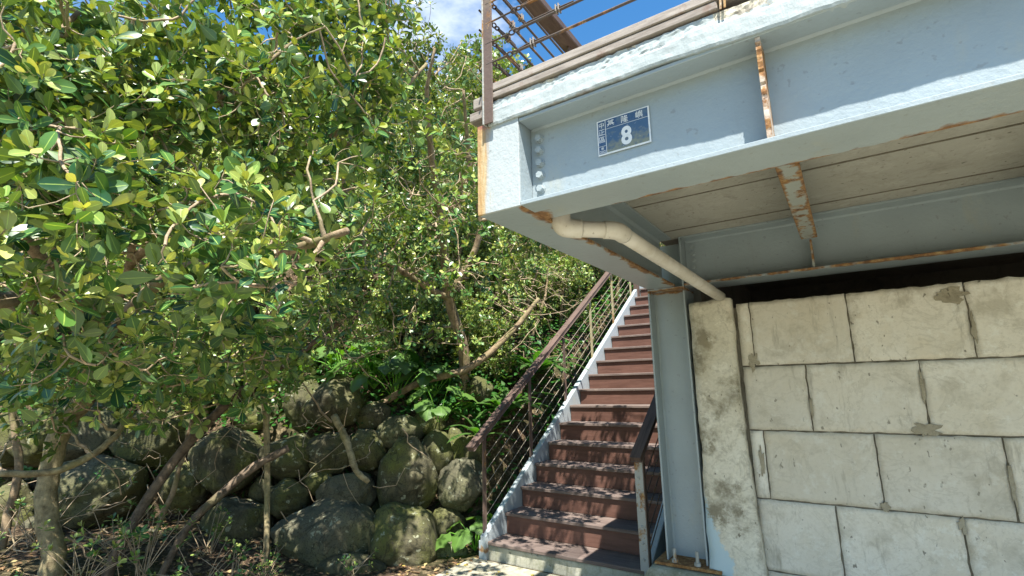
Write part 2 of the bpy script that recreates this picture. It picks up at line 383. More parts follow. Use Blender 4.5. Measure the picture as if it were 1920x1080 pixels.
def leafmat(name, cols, young, under=0.9, trans=0.35, rough=0.34, tint=(1.25, 1.25, 0.35)):
    M = Mat(name, rough, 0.5)
    at = M.n("ShaderNodeAttribute", attribute_name="lc"); sp = M.n("ShaderNodeSeparateColor"); M.l(at.outputs["Color"], sp.inputs[0])
    rnd, acr, age = sp.outputs[0], sp.outputs[1], sp.outputs[2]
    c = M.ramp(rnd, [(i / (len(cols) - 1), k) for i, k in enumerate(cols)])
    c = M.mix(age, c, young)
    c = M.mix(M.ramp(acr, [(0.0, 0.55), (0.10, 0.0)]), c, tuple(min(1, v * 2.0) for v in cols[-1]))
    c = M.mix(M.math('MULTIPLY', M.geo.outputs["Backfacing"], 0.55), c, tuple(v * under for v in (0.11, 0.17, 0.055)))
    M.color(c)
    tr = M.n("ShaderNodeBsdfTranslucent"); M.l(M.mix(1.0, c, tint, 'MULTIPLY'), tr.inputs["Color"])
    mx = M.n("ShaderNodeMixShader"); mx.inputs[0].default_value = trans
    M.l(M.b.outputs[0], mx.inputs[1]); M.l(tr.outputs[0], mx.inputs[2]); M.l(mx.outputs[0], M.out.inputs["Surface"])
    return M.m
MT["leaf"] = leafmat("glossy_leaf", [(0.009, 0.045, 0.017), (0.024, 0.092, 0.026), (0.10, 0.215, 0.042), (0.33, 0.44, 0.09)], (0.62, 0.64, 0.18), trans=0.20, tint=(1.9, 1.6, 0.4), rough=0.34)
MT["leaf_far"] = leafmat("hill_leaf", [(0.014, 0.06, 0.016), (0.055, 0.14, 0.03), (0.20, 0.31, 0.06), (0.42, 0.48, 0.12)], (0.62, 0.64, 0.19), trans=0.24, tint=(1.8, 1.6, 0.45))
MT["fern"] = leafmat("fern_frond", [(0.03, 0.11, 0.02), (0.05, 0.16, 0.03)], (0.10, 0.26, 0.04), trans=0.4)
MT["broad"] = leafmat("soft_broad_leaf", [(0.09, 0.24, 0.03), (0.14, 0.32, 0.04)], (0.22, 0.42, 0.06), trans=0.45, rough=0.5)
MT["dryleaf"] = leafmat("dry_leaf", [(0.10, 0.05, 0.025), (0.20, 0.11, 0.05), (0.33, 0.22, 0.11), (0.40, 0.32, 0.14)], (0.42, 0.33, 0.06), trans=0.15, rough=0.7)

# ------------------------------------------------------------------ terrain
STX0, STX1, STY, STZ, RUN, RISE = -2.80, -1.40, 3.771, 0.2347, 0.2734, 0.18
def sst(a, b, t):
    t = np.clip((t - a) / (b - a), 0, 1); return t * t * (3 - 2 * t)
def terr(x, y):
    x = np.asarray(x, float); y = np.asarray(y, float)
    d = -.56 * (x + 3.55) + .83 * (y - 3.83)
    hill = sst(0.05, 0.45, d) * 1.0 + np.maximum(0, d - .3) * (0.60 + 0.30 * sst(-3.6, -5.0, x))
    hill = np.where(hill > 7, 7 + (hill - 7) * 0.15, hill)
    hill = np.minimum(hill, 16)
    flat = 0.08 + 0.26 * sst(-3.7, -5.2, x) * sst(0.2, 1.2, y) * sst(4, 2.6, y)
    left = np.maximum(flat, 0.08 + hill)
    stair = np.maximum(0.08, STZ + 0.658 * (y - STY) - 0.45); stair = np.minimum(stair, 3.0 + np.maximum(0, y - 9) * .3)
    right = 0.08 + sst(6.6, 8.5, y) * 2.2
    w1 = sst(-3.0, -3.25, x); w2 = sst(-1.30, -1.15, x)
    z = left * w1 + (1 - w1) * (stair * (1 - w2) + right * w2)
    bump = 0.05 * np.sin(x * 3.1 + 1.3 * np.sin(y * 2.3)) * np.cos(y * 2.7 + x) * sst(0.3, 1.2, d) * w1
    return z + bump
def spaced(c, near, far, n1, n2):
    a = np.linspace(-near, near, n1); b = near + (far - near) * np.linspace(0, 1, n2 + 1)[1:] ** 2.2
    return c + np.concatenate([-b[::-1], a, b])
gx = spaced(-4, 8, 420, 140, 16); gy = spaced(4, 8, 420, 140, 16)
GX, GY = np.meshgrid(gx, gy, indexing='ij'); GZ = terr(GX, GY)
idx = np.arange(GX.size).reshape(GX.shape)
me = mesh_from("ground", np.stack([GX, GY, GZ], -1).reshape(-1, 3), [np.stack([idx[:-1, :-1], idx[1:, :-1], idx[1:, 1:], idx[:-1, 1:]], -1).reshape(-1, 4)])
ground = link("ground", me, MT["soil"]); ground["kind"] = "structure"
pav = box("paving", -2.93, 6, -8, 3.74, -0.02, 0.094, MT["apron"]); pav["kind"] = "structure"

# ------------------------------------------------------------------ steel platform
PL = thing("steel_platform", "pale blue steel beam platform overhanging the block wall, rust along its edges", "platform", (-1.02, 3.63, 0.41))
FB = box("front_beam", -0.945, 3.2, 1.594, 1.606, 2.222, 2.545, MT["steel"], PL)
box("bottom_flange", -0.944, 3.2, 1.50, 1.70, 2.206, 2.2218, MT["steel_front"], FB, 0.002)
box("top_flange", -0.944, 3.2, 1.502, 1.70, 2.5452, 2.559, MT["steel"], FB, 0.002)
bm = bmesh.new(); prism(bm, [(-0.94, 1.5938, 2.545), (-0.94, 1.5938, 2.537), (-0.94, 1.586, 2.545)], (4.1, 0, 0)); obj("weld_bead", bm, MT["steel"], FB)
bm = bmesh.new(); prism(bm, [(-0.94, 1.5938, 2.2222), (-0.94, 1.5938, 2.234), (-0.94, 1.582, 2.2222)], (4.1, 0, 0)); obj("weld_bead", bm, MT["steel"], FB)
for sx in (-0.11, 1.15):
    bm = bmesh.new()
    n = 40
    prof = []
    for i in range(n + 1):                                # ragged rusted edge
        z = 2.223 + (2.544 - 2.223) * i / n
        prof.append((1.507 + 0.006 * mnoise.noise((z * 40, sx, 1)) + (0.006 if z > 2.36 else 0) * mnoise.noise((z * 90, 3, sx)), z))
    for side in (0,):
        pts = [Vector((sx - 0.007, y, z)) for y, z in prof] + [Vector((sx - 0.007, 1.5935, 2.544)), Vector((sx - 0.007, 1.5935, 2.223))]
        prism(bm, pts, (0.014, 0, 0))
    obj("stiffener", bm, MT["steel_rib"], FB)
# bolts: one hex mesh shared
def hexmesh(name, r, h):
    bm = bmesh.new()
    bmesh.ops.create_cone(bm, segments=6, radius1=r, radius2=r * 0.96, depth=h, cap_ends=True, matrix=Matrix.Rotation(math.radians(90), 4, 'X'))
    bmesh.ops.create_cone(bm, segments=14, radius1=r * 1.22, radius2=r * 1.22, depth=h * 0.25, cap_ends=True, matrix=Matrix.Translation((0, h * 0.48, 0)) @ Matrix.Rotation(math.radians(90), 4, 'X'))
    me = bpy.data.meshes.new(name); bm.to_mesh(me); bm.free(); me.materials.append(MT["bolt"]); return me
HEX = hexmesh("bolt", 0.0145, 0.018)
for i, z in enumerate((2.497, 2.448, 2.396, 2.345, 2.290)):
    b = link("bolt", HEX, None, FB, (-0.905 + 0.002 * i * 0, 1.583, z)); b.rotation_euler = (0, random.uniform(0, 1), 0)
SB = box("side_beam", -1.05, -1.038, 1.512, 3.52, 2.222, 2.545, MT["steel"], PL)
box("bottom_flange", -1.142, -0.9465, 1.5125, 3.50, 2.207, 2.2218, MT["steel_side"], SB, 0.002)
box("top_flange", -1.142, -0.9465, 1.5125, 3.50, 2.5452, 2.558, MT["steel"], SB, 0.002)
box("end_plate", -1.142, -0.9465, 1.50, 1.512, 2.2065, 2.583, MT["steel_plate"], SB, 0.0015)
box("corner_plate", -0.954, -0.9468, 1.5123, 1.70, 2.2222, 2.5448, MT["steel"], SB)
bm = bmesh.new(); prism(bm, [(-1.0378, 1.72, 2.545), (-1.0378, 1.72, 2.528), (-1.022, 1.72, 2.545)], (0, 1.78, 0)); obj("weld_bead", bm, MT["steel"], SB)
BB = box("back_beam", -0.888, 3.2, 3.624, 3.636, 2.222, 2.545, MT["steel"], PL)
box("bottom_flange", -0.887, 3.2, 3.505, 3.755, 2.207, 2.2218, MT["steel_back"], BB, 0.002)
box("top_flange", -0.887, 3.2, 3.505, 3.755, 2.5452, 2.558, MT["steel"], BB, 0.002)
bm = bmesh.new(); prism(bm, [(-0.88, 3.6238, 2.545), (-0.88, 3.6238, 2.534), (-0.88, 3.613, 2.545)], (4.0, 0, 0)); obj("weld_bead", bm, MT["steel"], BB)
box("stiffener", -0.116, -0.104, 3.52, 3.6238, 2.2222, 2.4, MT["steel_joist"], BB)
for i in range(6):
    b = link("bolt", HEX, None, BB, (-0.835, 3.613, 2.50 - 0.05 * i)); b.rotation_euler = (0, random.uniform(0, 1), 0)
JO = box("joist", -0.118, -0.110, 1.71, 3.50, 2.412, 2.553, MT["steel"], PL)
box("joist_flange", -0.157, -0.070, 1.712, 3.49, 2.40, 2.4118, MT["steel_joist"], JO, 0.002)
J2 = box("joist", 0.915, 0.923, 1.71, 3.50, 2.412, 2.553, MT["steel"], PL)
box("joist_flange", 0.875, 0.963, 1.712, 3.49, 2.40, 2.4118, MT["steel_joist"], J2, 0.002)
# column
CO = box("column", -1.1348, -0.9012, 3.626, 3.634, 0.421, 2.205, MT["steel_column"], PL)
box("column_flange", -1.147, -1.135, 3.505, 3.755, 0.421, 2.2055, MT["steel_column"], CO, 0.0015)
box("column_flange", -0.901, -0.889, 3.506, 3.755, 0.421, 2.556, MT["steel_column"], CO, 0.0015)
box("cap_plate", -1.1345, -0.9015, 3.507, 3.625, 2.1925, 2.2052, MT["steel_column"], CO)
for fx in (-1.1348, -0.9012):
    s = 1 if fx < -1 else -1
    bm = bmesh.new(); prism(bm, [(fx, 3.6258, 0.43), (fx + s * 0.011, 3.6258, 0.43), (fx, 3.615, 0.43)], (0, 0, 1.76)); obj("weld_bead", bm, MT["steel_column"], CO)
box("web_stub", -1.1348, -0.9012, 3.626, 3.634, 2.2225, 2.54, MT["steel"], CO)
BP = box("base_plate", -1.21, -0.80, 3.44, 3.86, 0.402, 0.4205, MT["rust"], CO, 0.003)
for ax in (-1.085, -0.945):
    bm = bmesh.new()
    bmesh.ops.create_cone(bm, segments=10, radius1=0.011, radius2=0.011, depth=0.085, cap_ends=True, matrix=Matrix.Translation((ax, 3.475, 0.463)))
    bmesh.ops.create_cone(bm, segments=6, radius1=0.021, radius2=0.021, depth=0.02, cap_ends=True, matrix=Matrix.Translation((ax, 3.475, 0.432)))
    obj("anchor_bolt", bm, MT["galv"], CO)
# soffit boards under the deck
ys = [1.60, 2.12, 2.735, 3.33, 3.56]
for (x0, x1) in ((-1.036, -0.120), (-0.106, 0.912), (0.926, 3.2)):
    for a, b in zip(ys[:-1], ys[1:]):
        dz = random.uniform(0, 0.004)
        box("soffit_board", x0 + 0.003, x1 - 0.003, a + 0.004, b - 0.004, 2.560 - dz, 2.585, MT["soffit"], PL, 0.0015)
for (x0, x1) in ((-1.034, -0.122), (-0.104, 0.91), (0.928, 3.19)):
    for yv in ys[1:-1]: box("seam_shade_strip", x0, x1, yv - 0.0035, yv + 0.0035, 2.5545, 2.584, MT["mortar"], PL)  # dark strips standing in for the shade inside the board gaps
box("deck_slab", -1.07, 3.2, 1.56, 6.5, 2.5855, 2.66, MT["darkwall"], PL)  # slab extended back past the beams to darken the void below
# painted concrete fascia with a broken edge
def fascia():
    bm = bmesh.new(); nx = 420; prof_n = 12
    rows = []
    for i in range(nx + 1):
        x = -1.081 + 4.2 * (i / nx)
        zb = 2.563 - 0.016 * min(1, max(0, (x + 0.35) / 0.25)) + 0.004 * mnoise.noise((x * 14, 0.3, 0)) + 0.003 * mnoise.noise((x * 60, 4, 0))
        zt = 2.664 - 0.012 * min(1, max(0, (x + 0.2) / 0.3)) + 0.005 * mnoise.noise((x * 9, 2, 5)) + 0.003 * mnoise.noise((x * 45, 8, 5))
        row = [Vector((x, 1.552, zb + 0.002)), Vector((x, 1.503, zb))]
        for j in range(prof_n + 1):
            t = j / prof_n; z = zb + (zt - zb) * t
            yb = 1.490 + 0.0022 * mnoise.noise((x * 7, z * 14, 3)) + 0.0012 * mnoise.noise((x * 35, z * 50, 9))
            if t > 0.62 + 0.18 * mnoise.noise((x * 6, 1, 7)): yb += 0.003 + 0.004 * mnoise.noise((x * 50, z * 80, 2))
            if j == 0: yb += 0.003
            row.append(Vector((x, yb, z)))
        row.append(Vector((x, 1.552, zt)))
        rows.append([bm.verts.new(p) for p in row])
    for a, b in zip(rows[:-1], rows[1:]):
        for j in range(len(a) - 1): bm.faces.new((a[j], b[j], b[j + 1], a[j + 1]))
        bm.faces.new((a[-1], b[-1], b[0], a[0]))
    bm.faces.new(rows[0]); bm.faces.new(rows[-1][::-1])
    bmesh.ops.recalc_face_normals(bm, faces=bm.faces)
    return obj("fascia", bm, MT["fascia"], PL)
fascia()
# deck timbers
box("edge_board", -1.073, -0.205, 1.484, 1.60, 2.672, 2.701, MT["deckwood"], PL, 0.003)
box("edge_board", -1.073, 3.2, 1.480, 1.62, 2.7035, 2.736, MT["deckwood"], PL, 0.003)
box("edge_board", -0.15, 3.2, 1.56, 1.60, 2.672, 2.702, MT["deckwood"], PL, 0.003)
box("bearer", -1.198, -1.076, 1.545, 1.615, 2.700, 2.748, MT["deckwood"], PL, 0.003)
box("bearer", -1.206, -1.076, 1.53, 1.60, 2.638, 2.676, MT["deckwood"], PL, 0.003)
for i in range(14):
    y0 = 1.625 + 0.145 * i
    box("deck_board", -1.073, 3.2, y0, y0 + 0.14, 2.705, 2.732, MT["deckwood"], PL)
box("bearer", -1.06, 3.2, 2.4, 2.46, 2.6605, 2.7045, MT["deckwood"], PL)
for bx_ in (-0.195, -0.183):
    bm = bmesh.new(); obox(bm, (bx_, 1.478, 2.66), (bx_ + 0.006, 1.478, 2.75), 0.006, 0.003, Vector((0, 1, 0))); obj("bracket", bm, MT["galv"], PL)

# deck railing: posts, handrail, wire cables with loops and clamps
RA = thing("deck_railing", "wire cable railing with brown flat posts on the deck corner against the sky", "railing", (-1.068, 1.475, 2.57))
PO = box("post", -1.087, -1.046, 1.474, 1.4795, 2.565, 3.52, MT["brownpost"], RA, 0.001)
box("post", -1.0935, -1.0875, 1.470, 1.512, 2.565, 3.52, MT["galv"], RA, 0.001)
for k in range(9):
    z = 2.826 + 0.0925 * k
    if z < 3.5:
        bm = bmesh.new(); bmesh.ops.create_cone(bm, segments=8, radius1=0.006, radius2=0.004, depth=0.008, cap_ends=True, matrix=Matrix.Translation((-1.0955, 1.49, z - 0.012)) @ Matrix.Rotation(math.radians(90), 4, 'Y')); obj("screw", bm, MT["galv"], PO)
box("post", -1.125, -1.115, 2.33, 2.375, 2.70, 3.45, MT["brownpost"], RA, 0.001)
box("post", -1.125, -1.115, 2.90, 2.945, 2.70, 3.45, MT["brownpost"], RA, 0.001)
box("handrail", -1.165, -1.075, 1.47, 2.52, 3.452, 3.497, MT["railwood"], RA, 0.005)
box("handrail", -1.074, 3.2, 1.44, 1.53, 3.4525, 3.497, MT["railwood"], RA, 0.005)
box("post", 0.83, 0.87, 1.474, 1.4795, 2.565, 3.45, MT["brownpost"], RA, 0.001)
def loop_pts(c, ax, up, r, n=14):
    return [c + ax * (r * 1.6 * math.cos(t)) + up * (r * math.sin(t)) for t in np.linspace(0, 2 * math.pi, n)]
def multi_tube(name, paths, mat, parent, sides=6):
    Vs, Fs, off = [], [], 0
    for pts, r in paths:
        P = np.array([[p.x, p.y, p.z] for p in pts])[None]; V, Fq = tube_arrays(P, np.full((1, len(pts)), r), sides)
        Vs.append(V); Fs.append(Fq + off); off += len(V)
    V = np.concatenate(Vs); c = V.mean(0)
    return link(name, mesh_from(name, V - c, [np.concatenate(Fs)]), mat, parent, c)
XA, ZA, YA = Vector((1, 0, 0)), Vector((0, 0, 1)), Vector((0, 1, 0))
def cable(p0, p1, mat, loop_at, clamp_at):
    d = (p1 - p0).normalized(); s = d.cross(ZA).normalized()
    sag = lambda t: ZA * (-0.012 * math.sin(math.pi * t))
    L = (p1 - p0).length
    eye = p0 + d * loop_at
    paths = [([p0 - d * 0.03, p0 + d * 0.02, eye - d * 0.012], 0.0042), (loop_pts(eye, d, ZA * 0.8 + s * 0.6, 0.0085), 0.0034), (loop_pts(eye + d * 0.022, d, s, 0.0085), 0.0034)]
    body = [eye + d * (0.03 + (L - loop_at - 0.03) * t) + sag(t) for t in np.linspace(0, 1, 24)]
    paths.append((body, 0.0058))
    tail = [eye + d * 0.03 + s * 0.004, eye + d * 0.08 + ZA * 0.011, eye + d * (clamp_at + 0.03) + ZA * 0.009, eye + d * (clamp_at + 0.07) + ZA * 0.007]
    paths.append((tail, 0.0036))
    o = multi_tube("cable", paths, mat, RA)
    for q in (clamp_at, clamp_at + 0.012):
        cc = eye + d * q + ZA * 0.004
        multi_tube("clamp", [(loop_pts(cc, ZA, s, 0.009), 0.003), ([cc - s * 0.010 + ZA * 0.014, cc - s * 0.010 - ZA * 0.013], 0.003), ([cc + s * 0.010 + ZA * 0.016, cc + s * 0.010 - ZA * 0.012], 0.003)], MT["clampmetal"], o)
for k in range(6):
    z = 2.826 + 0.0925 * k
    cable(Vector((-1.046, 1.477, z)), Vector((3.1, 1.477, z)), MT["darkcable"], 0.085 + 0.012 * (k % 3), 0.10 + 0.05 * ((k * 2) % 3))
for k in range(7):
    z = 2.81 + 0.0925 * k
    cable(Vector((-1.105, 1.50, z)), Vector((-1.118, 2.93, z)), MT["darkcable"], 0.06 + 0.02 * (k % 2), 0.10 + 0.06 * (k % 3))

# ------------------------------------------------------------------ number plate on the beam
PB = thing("house_number_plate", "small blue and white enamel house number plate reading 8 on the beam web", "sign", (-0.566, 1.588, 2.352))
def flat(name, rough, a, b, scale=20, lo=0.45, hi=0.6):
    M = Mat(name, rough, 0.5); M.color(M.mix(M.ramp(M.noise(scale, 5, 0.65), [(lo, 0.0), (hi, 1.0)]), a, b)); return M.m
MT["plate_white"] = flat("plate_white", 0.4, (0.72, 0.74, 0.74), (0.50, 0.54, 0.55), 60, 0.5, 0.72)
MT["plate_blue"] = flat("plate_blue", 0.35, (0.03, 0.075, 0.17), (0.10, 0.15, 0.20), 45, 0.45, 0.75)
def plate_main():
    M = Mat("plate_faded_blue", 0.4, 0.5)
    g = M.math('ADD', M.math('MULTIPLY', M.math('SUBTRACT', 2.425, M.xyz(2)), 9.0), M.math('MULTIPLY', M.math('SUBTRACT', M.noise(36, 5, 0.7), 0.5), 2.2))
    c = M.mix(M.ramp(g, [(0.1, 0.0), (0.65, 0.75)]), (0.045, 0.10, 0.19), (0.26, 0.26, 0.15))
    M.color(M.mix(M.ramp(M.noise(80, 4, 0.6), [(0.62, 0.0), (0.7, 0.5)]), c, (0.5, 0.55, 0.55))); return M.m
MT["plate_main"] = plate_main()
px0, px1, pz0, pz1 = -0.662, -0.468, 2.3535, 2.4885
box("backing", px0, px1, 1.5875, 1.5892, pz0, pz1, MT["plate_white"], PB, 0.0004)
box("panel", px0 + 0.0045, px0 + 0.0315, 1.5868, 1.5874, 2.3885, pz1 - 0.005, MT["plate_blue"], PB)
box("panel", px0 + 0.0045, px0 + 0.0315, 1.5868, 1.5874, pz0 + 0.005, 2.3865, MT["plate_blue"], PB)
box("panel", px0 + 0.034, px1 - 0.0055, 1.5868, 1.5874, 2.4505, pz1 - 0.0045, MT["plate_blue"], PB)
box("panel", px0 + 0.034, px1 - 0.0055, 1.5868, 1.5874, pz0 + 0.006, 2.4485, MT["plate_main"], PB)
def glyph(txt, cx, cz, h, bold=0.0, wscale=1.0):
    cu = bpy.data.curves.new("lettering", 'FONT'); cu.body = txt; cu.align_x = 'CENTER'; cu.align_y = 'CENTER'; cu.size = 1.0; cu.offset = bold; cu.resolution_u = 4
    t = bpy.data.objects.new("lettering", cu); COL.objects.link(t)
    dg = bpy.context.evaluated_depsgraph_get(); dg.update()
    me = bpy.data.meshes.new_from_object(t.evaluated_get(dg)); bpy.data.objects.remove(t); bpy.data.curves.remove(cu)
    co = np.array([v.co[:] for v in me.vertices])
    if len(co) == 0: return
    lo, hi = co.min(0), co.max(0); s = h / (hi[1] - lo[1])
    q = np.zeros_like(co); q[:, 0] = (co[:, 0] - (lo[0] + hi[0]) / 2) * s * wscale; q[:, 2] = (co[:, 1] - (lo[1] + hi[1]) / 2) * s
    me.vertices.foreach_set("co", q.astype(np.float32).ravel()); me.update(); me.materials.clear()
    link("lettering", me, MT["plate_white"], PB, (cx, 1.5862, cz))
for ch, z in (("中", 2.4685), ("正", 2.441), ("區", 2.413)): glyph(ch, px0 + 0.018, z, 0.0215, 0.004)
glyph("鄰", px0 + 0.018, 2.3785, 0.010, 0.012); glyph("202", px0 + 0.018, 2.3655, 0.011, 0.010)
for ch, x in (("基", -0.6085), ("隆", -0.556), ("嶼", -0.503)): glyph(ch, x, 2.467, 0.0265, 0.006)
glyph("8", -0.553, 2.4035, 0.070, 0.035, 0.85)

# ------------------------------------------------------------------ drain pipe
DP = thing("drain_pipe", "cream plastic drain pipe running under the deck to the pillar top", "pipe", (-0.93, 1.80, 2.17))
a0 = (-0.925, 1.775, 2.245, 0.043); a1 = (-0.925, 1.78, 2.20, 0.043)
b0 = Vector((-0.925, 1.78, 2.185)); b1 = Vector((-0.745, 1.935, 2.180)); b2 = Vector((-0.665, 3.47, 2.105))
d1 = (b1 - b0).normalized(); d2 = (b2 - b1).normalized()
def P4(v, r): return (v.x, v.y, v.z, r)
tube_obj("elbow", [(-0.925, 1.78, 2.30, .041), (-0.925, 1.78, 2.235, .041), P4(b0 + d1 * 0.01 + Vector((0, 0, 0.01)), .0415), P4(b0 + d1 * 0.05, .0395), P4(b0 + d1 * 0.085, .039)], MT["pvc"], DP, 18, 20)
tube_obj("pipe_length", [P4(b0 + d1 * 0.05, .034), P4(b1 - d1 * 0.02, .034)], MT["pvc"], DP, 4, 20)
tube_obj("elbow", [P4(b1 - d1 * 0.055, .038), P4(b1 - d1 * 0.02, .038), P4(b1 + d2 * 0.015, .038), P4(b1 + d2 * 0.07, .038)], MT["pvc"], DP, 14, 20)
tube_obj("pipe_length", [P4(b1 + d2 * 0.04, .034), P4(b1 + d2 * 0.7, .034), P4(b2 + d2 * 0.05, .034)], MT["pvc"], DP, 6, 20)

# ------------------------------------------------------------------ block wall and pillar
def rough_box(name, x0, x1, y0, y1, z0, z1, mat, parent, amp=0.004, step=0.05, chip=0.012, seed=0, shape=None):
    """box with worn, slightly uneven faces"""
    bm = bmesh.new()
    nx = max(2, int((x1 - x0) / step)); nz = max(2, int((z1 - z0) / step))
    fr = []
    for i in range(nx + 1):
        col = []
        for j in range(nz + 1):
            u, v = i / nx, j / nz; x = x0 + (x1 - x0) * u; z = z0 + (z1 - z0) * v
            e = min(u * (x1 - x0), (1 - u) * (x1 - x0), v * (z1 - z0), (1 - v) * (z1 - z0))
            y = y0 + amp * mnoise.noise((x * 9, z * 9, seed)) + 0.5 * amp * mnoise.noise((x * 31, z * 31, seed + 3))
            if e < 0.003: y += chip * (0.6 + 0.8 * abs(mnoise.noise((x * 20, z * 20, seed + 7))))
            ex = (0.006 * mnoise.noise((z * 17, seed, 1)) if i in (0, nx) else 0); ez = (0.006 * mnoise.noise((x * 17, seed, 2)) if j in (0, nz) else 0)
            p = Vector((x + ex, y, z + ez))
            if shape: p = shape(p, u, v)
            col.append(bm.verts.new(p))
        fr.append(col)
    for i in range(nx):
        for j in range(nz): bm.faces.new((fr[i][j], fr[i + 1][j], fr[i + 1][j + 1], fr[i][j + 1]))
    bd = [fr[i][0] for i in range(nx + 1)] + [fr[nx][j] for j in range(1, nz + 1)] + [fr[i][nz] for i in range(nx - 1, -1, -1)] + [fr[0][j] for j in range(nz - 1, 0, -1)]
    bk = [bm.verts.new((v.co.x, y1, v.co.z)) for v in bd]
    k = len(bd)
    for i in range(k): bm.faces.new((bd[i], bk[i], bk[(i + 1) % k], bd[(i + 1) % k]))
    bm.faces.new(bk)
    bmesh.ops.recalc_face_normals(bm, faces=bm.faces)
    for f in bm.faces: f.smooth = True
    return obj(name, bm, mat, parent)
WALL = thing("block_wall", "stained cream concrete block wall under the steel platform", "wall", (1.2, 3.68, 0.08))
box("mortar_core", -0.62, 4.0, 3.594, 3.77, 0.06, 2.03, MT["mortar"], WALL)
rows = [(1.645, 2.055, [-0.585, -0.505, 0.026, 0.563, 1.10, 1.64, 2.2]), (1.247, 1.641, [-0.585, -0.230, 0.317, 0.860, 1.40, 1.95]),
        (0.840, 1.243, [-0.585, -0.503, 0.064, 0.597, 1.13, 1.67, 2.2]), (0.432, 0.836, [-0.585, -0.170, 0.382, 0.930, 1.47, 2.0]), (0.03, 0.428, [-0.585, 0.03, 0.58, 1.12, 1.66])]
sd = 0
for z0, z1, js in rows:
    for a, b in zip(js[:-1], js[1:]):
        sd += 1; g = 0.0035 + 0.002 * random.random()
        tilt = random.uniform(-0.003, 0.003)
        def shp(p, u, v, top=(z1 > 2.0), t=tilt):
            p.y += t * (v - 0.5)
            if top and v > 0.99: p.z += 0.005 * mnoise.noise((p.x * 11, 3, 1)) + 0.006 * mnoise.noise((p.x * 40, 3, 1))
            return p
        rough_box("concrete_block", a + g, b - g, 3.577 + random.uniform(-0.003, 0.003), 3.66, z0 + 0.003, z1 - 0.003, MT["block"], WALL, 0.003, 0.025, 0.007, sd, shp)
def patch(cx, cz, rx, rz, seed):
    bm = bmesh.new(); n = 26; pts = []
    for i in range(n):
        a = 2 * math.pi * i / n; k = 0.75 + 0.55 * mnoise.noise((math.cos(a) * 1.6 + seed, math.sin(a) * 1.6, seed * 2.0)) + 0.35 * mnoise.noise((math.cos(a) * 5 + seed, math.sin(a) * 5, 3))
        pts.append(Vector((cx + rx * k * math.cos(a), 3.5715 + 0.001 * mnoise.noise((i * 1.7, seed, 0)), cz + rz * k * math.sin(a))))
    prism(bm, pts, (0, 0.012, 0)); obj("mortar_patch", bm, MT["mortarpatch"], WALL)
MT["mortarpatch"] = concrete("brown_mortar_smear", (0.30, 0.27, 0.20), (0.16, 0.14, 0.10), (0.38, 0.35, 0.27), 12.0, per=False)
for i, a in enumerate([(0.303, 1.275, 0.075, 0.045), (0.50, 1.985, 0.085, 0.055), (-0.512, 1.675, 0.035, 0.07), (-0.53, 1.05, 0.018, 0.12), (0.315, 1.50, 0.014, 0.09), (0.57, 1.80, 0.012, 0.10), (0.60, 1.02, 0.012, 0.12), (0.065, 0.86, 0.03, 0.03), (0.38, 0.80, 0.02, 0.05), (-0.225, 1.38, 0.010, 0.09)]): patch(*a, 3.3 * i + 1)
def pil(p, u, v):
    low = max(0, 0.5 - v) / 0.5
    p.x += (u - 0.5) * 0.0 + (0.05 * low * u) + (-0.01 * low * (1 - u)) + 0.010 * mnoise.noise((p.z * 5, u * 3, 11))
    p.y += -0.03 * low * low
    if v > 0.97: p.z += 0.02 * mnoise.noise((p.x * 9, 0.5, 2)) + 0.022 * (u - 0.5)
    return p
pl_ = rough_box("concrete_pillar", -0.868, -0.602, 3.49, 3.60, 0.30, 2.085, MT["pillar"], None, 0.008, 0.035, 0.014, 77, pil)
tag(pl_, "stained rendered concrete pillar with peeling blue paint at its foot, beside the steel column", "pillar")
def mound():
    bm = bmesh.new()
    prism(bm, [(-1.385, 3.30, 0.085), (-0.55, 3.30, 0.085), (-0.55, 3.34, 0.36), (-0.78, 3.36, 0.398), (-1.22, 3.38, 0.398), (-1.33, 3.42, 0.24)], (0, 0.62, 0))
    bmesh.ops.subdivide_edges(bm, edges=bm.edges, cuts=8, use_grid_fill=True)
    for v in bm.verts:
        k = mnoise.noise_vector(v.co * 9) * 0.010
        if v.co.z < 0.397: v.co += k
    return obj("concrete_footing", bm, MT["plinth"], None, True)
tag(mound(), "mossy concrete footing under the rusted column base plate", "footing")
rw = thing("void_enclosure", "unseen panels added to keep the void behind the block wall dark", "wall", (-0.9, 5, 0.08))  # unseen walls added so the gap above the block wall stays dark
box("enclosure_panel", -1.0, -0.87, 3.90, 6.4, 0.02, 2.58, MT["darkwall"], rw)
box("enclosure_panel", -1.0, 4.1, 6.41, 6.55, 0.02, 2.58, MT["darkwall"], rw)
box("enclosure_panel", 4.0, 4.12, 3.6, 6.40, 0.02, 2.58, MT["darkwall"], rw)

# ------------------------------------------------------------------ staircase
ST = thing("staircase", "outdoor stair flight of reddish brown boards between pale steel stringers", "stairs", (-2.1, 3.9, 0.09))
NST = 17
for i in range(NST):
    y = STY + RUN * i; z = STZ + RISE * i
    dx = random.uniform(-0.004, 0.004)
    box("tread", STX0 + 0.004 + dx, STX1 - 0.004 + dx, y, y + RUN + 0.022, z - 0.028, z, MT["tread"], ST, 0.004)
    if i > 0: box("riser", STX0 + 0.008, STX1 - 0.008, y + 0.020, y + 0.038, z - RISE + 0.001, z - 0.0285, MT["riser"], ST, 0.002)
bm = bmesh.new(); bx(bm, STX0 - 0.02, STX1 - 0.02, STY + 0.02, STY + 0.6, 0.06, STZ - 0.030, 0.01)
bmesh.ops.subdivide_edges(bm, edges=bm.edges, cuts=6, use_grid_fill=True)
for v in bm.verts:
    if v.co.z < STZ - 0.04: v.co += mnoise.noise_vector(v.co * 7) * 0.008
obj("plinth", bm, MT["plinth"], ST, True)
sl = RISE / RUN
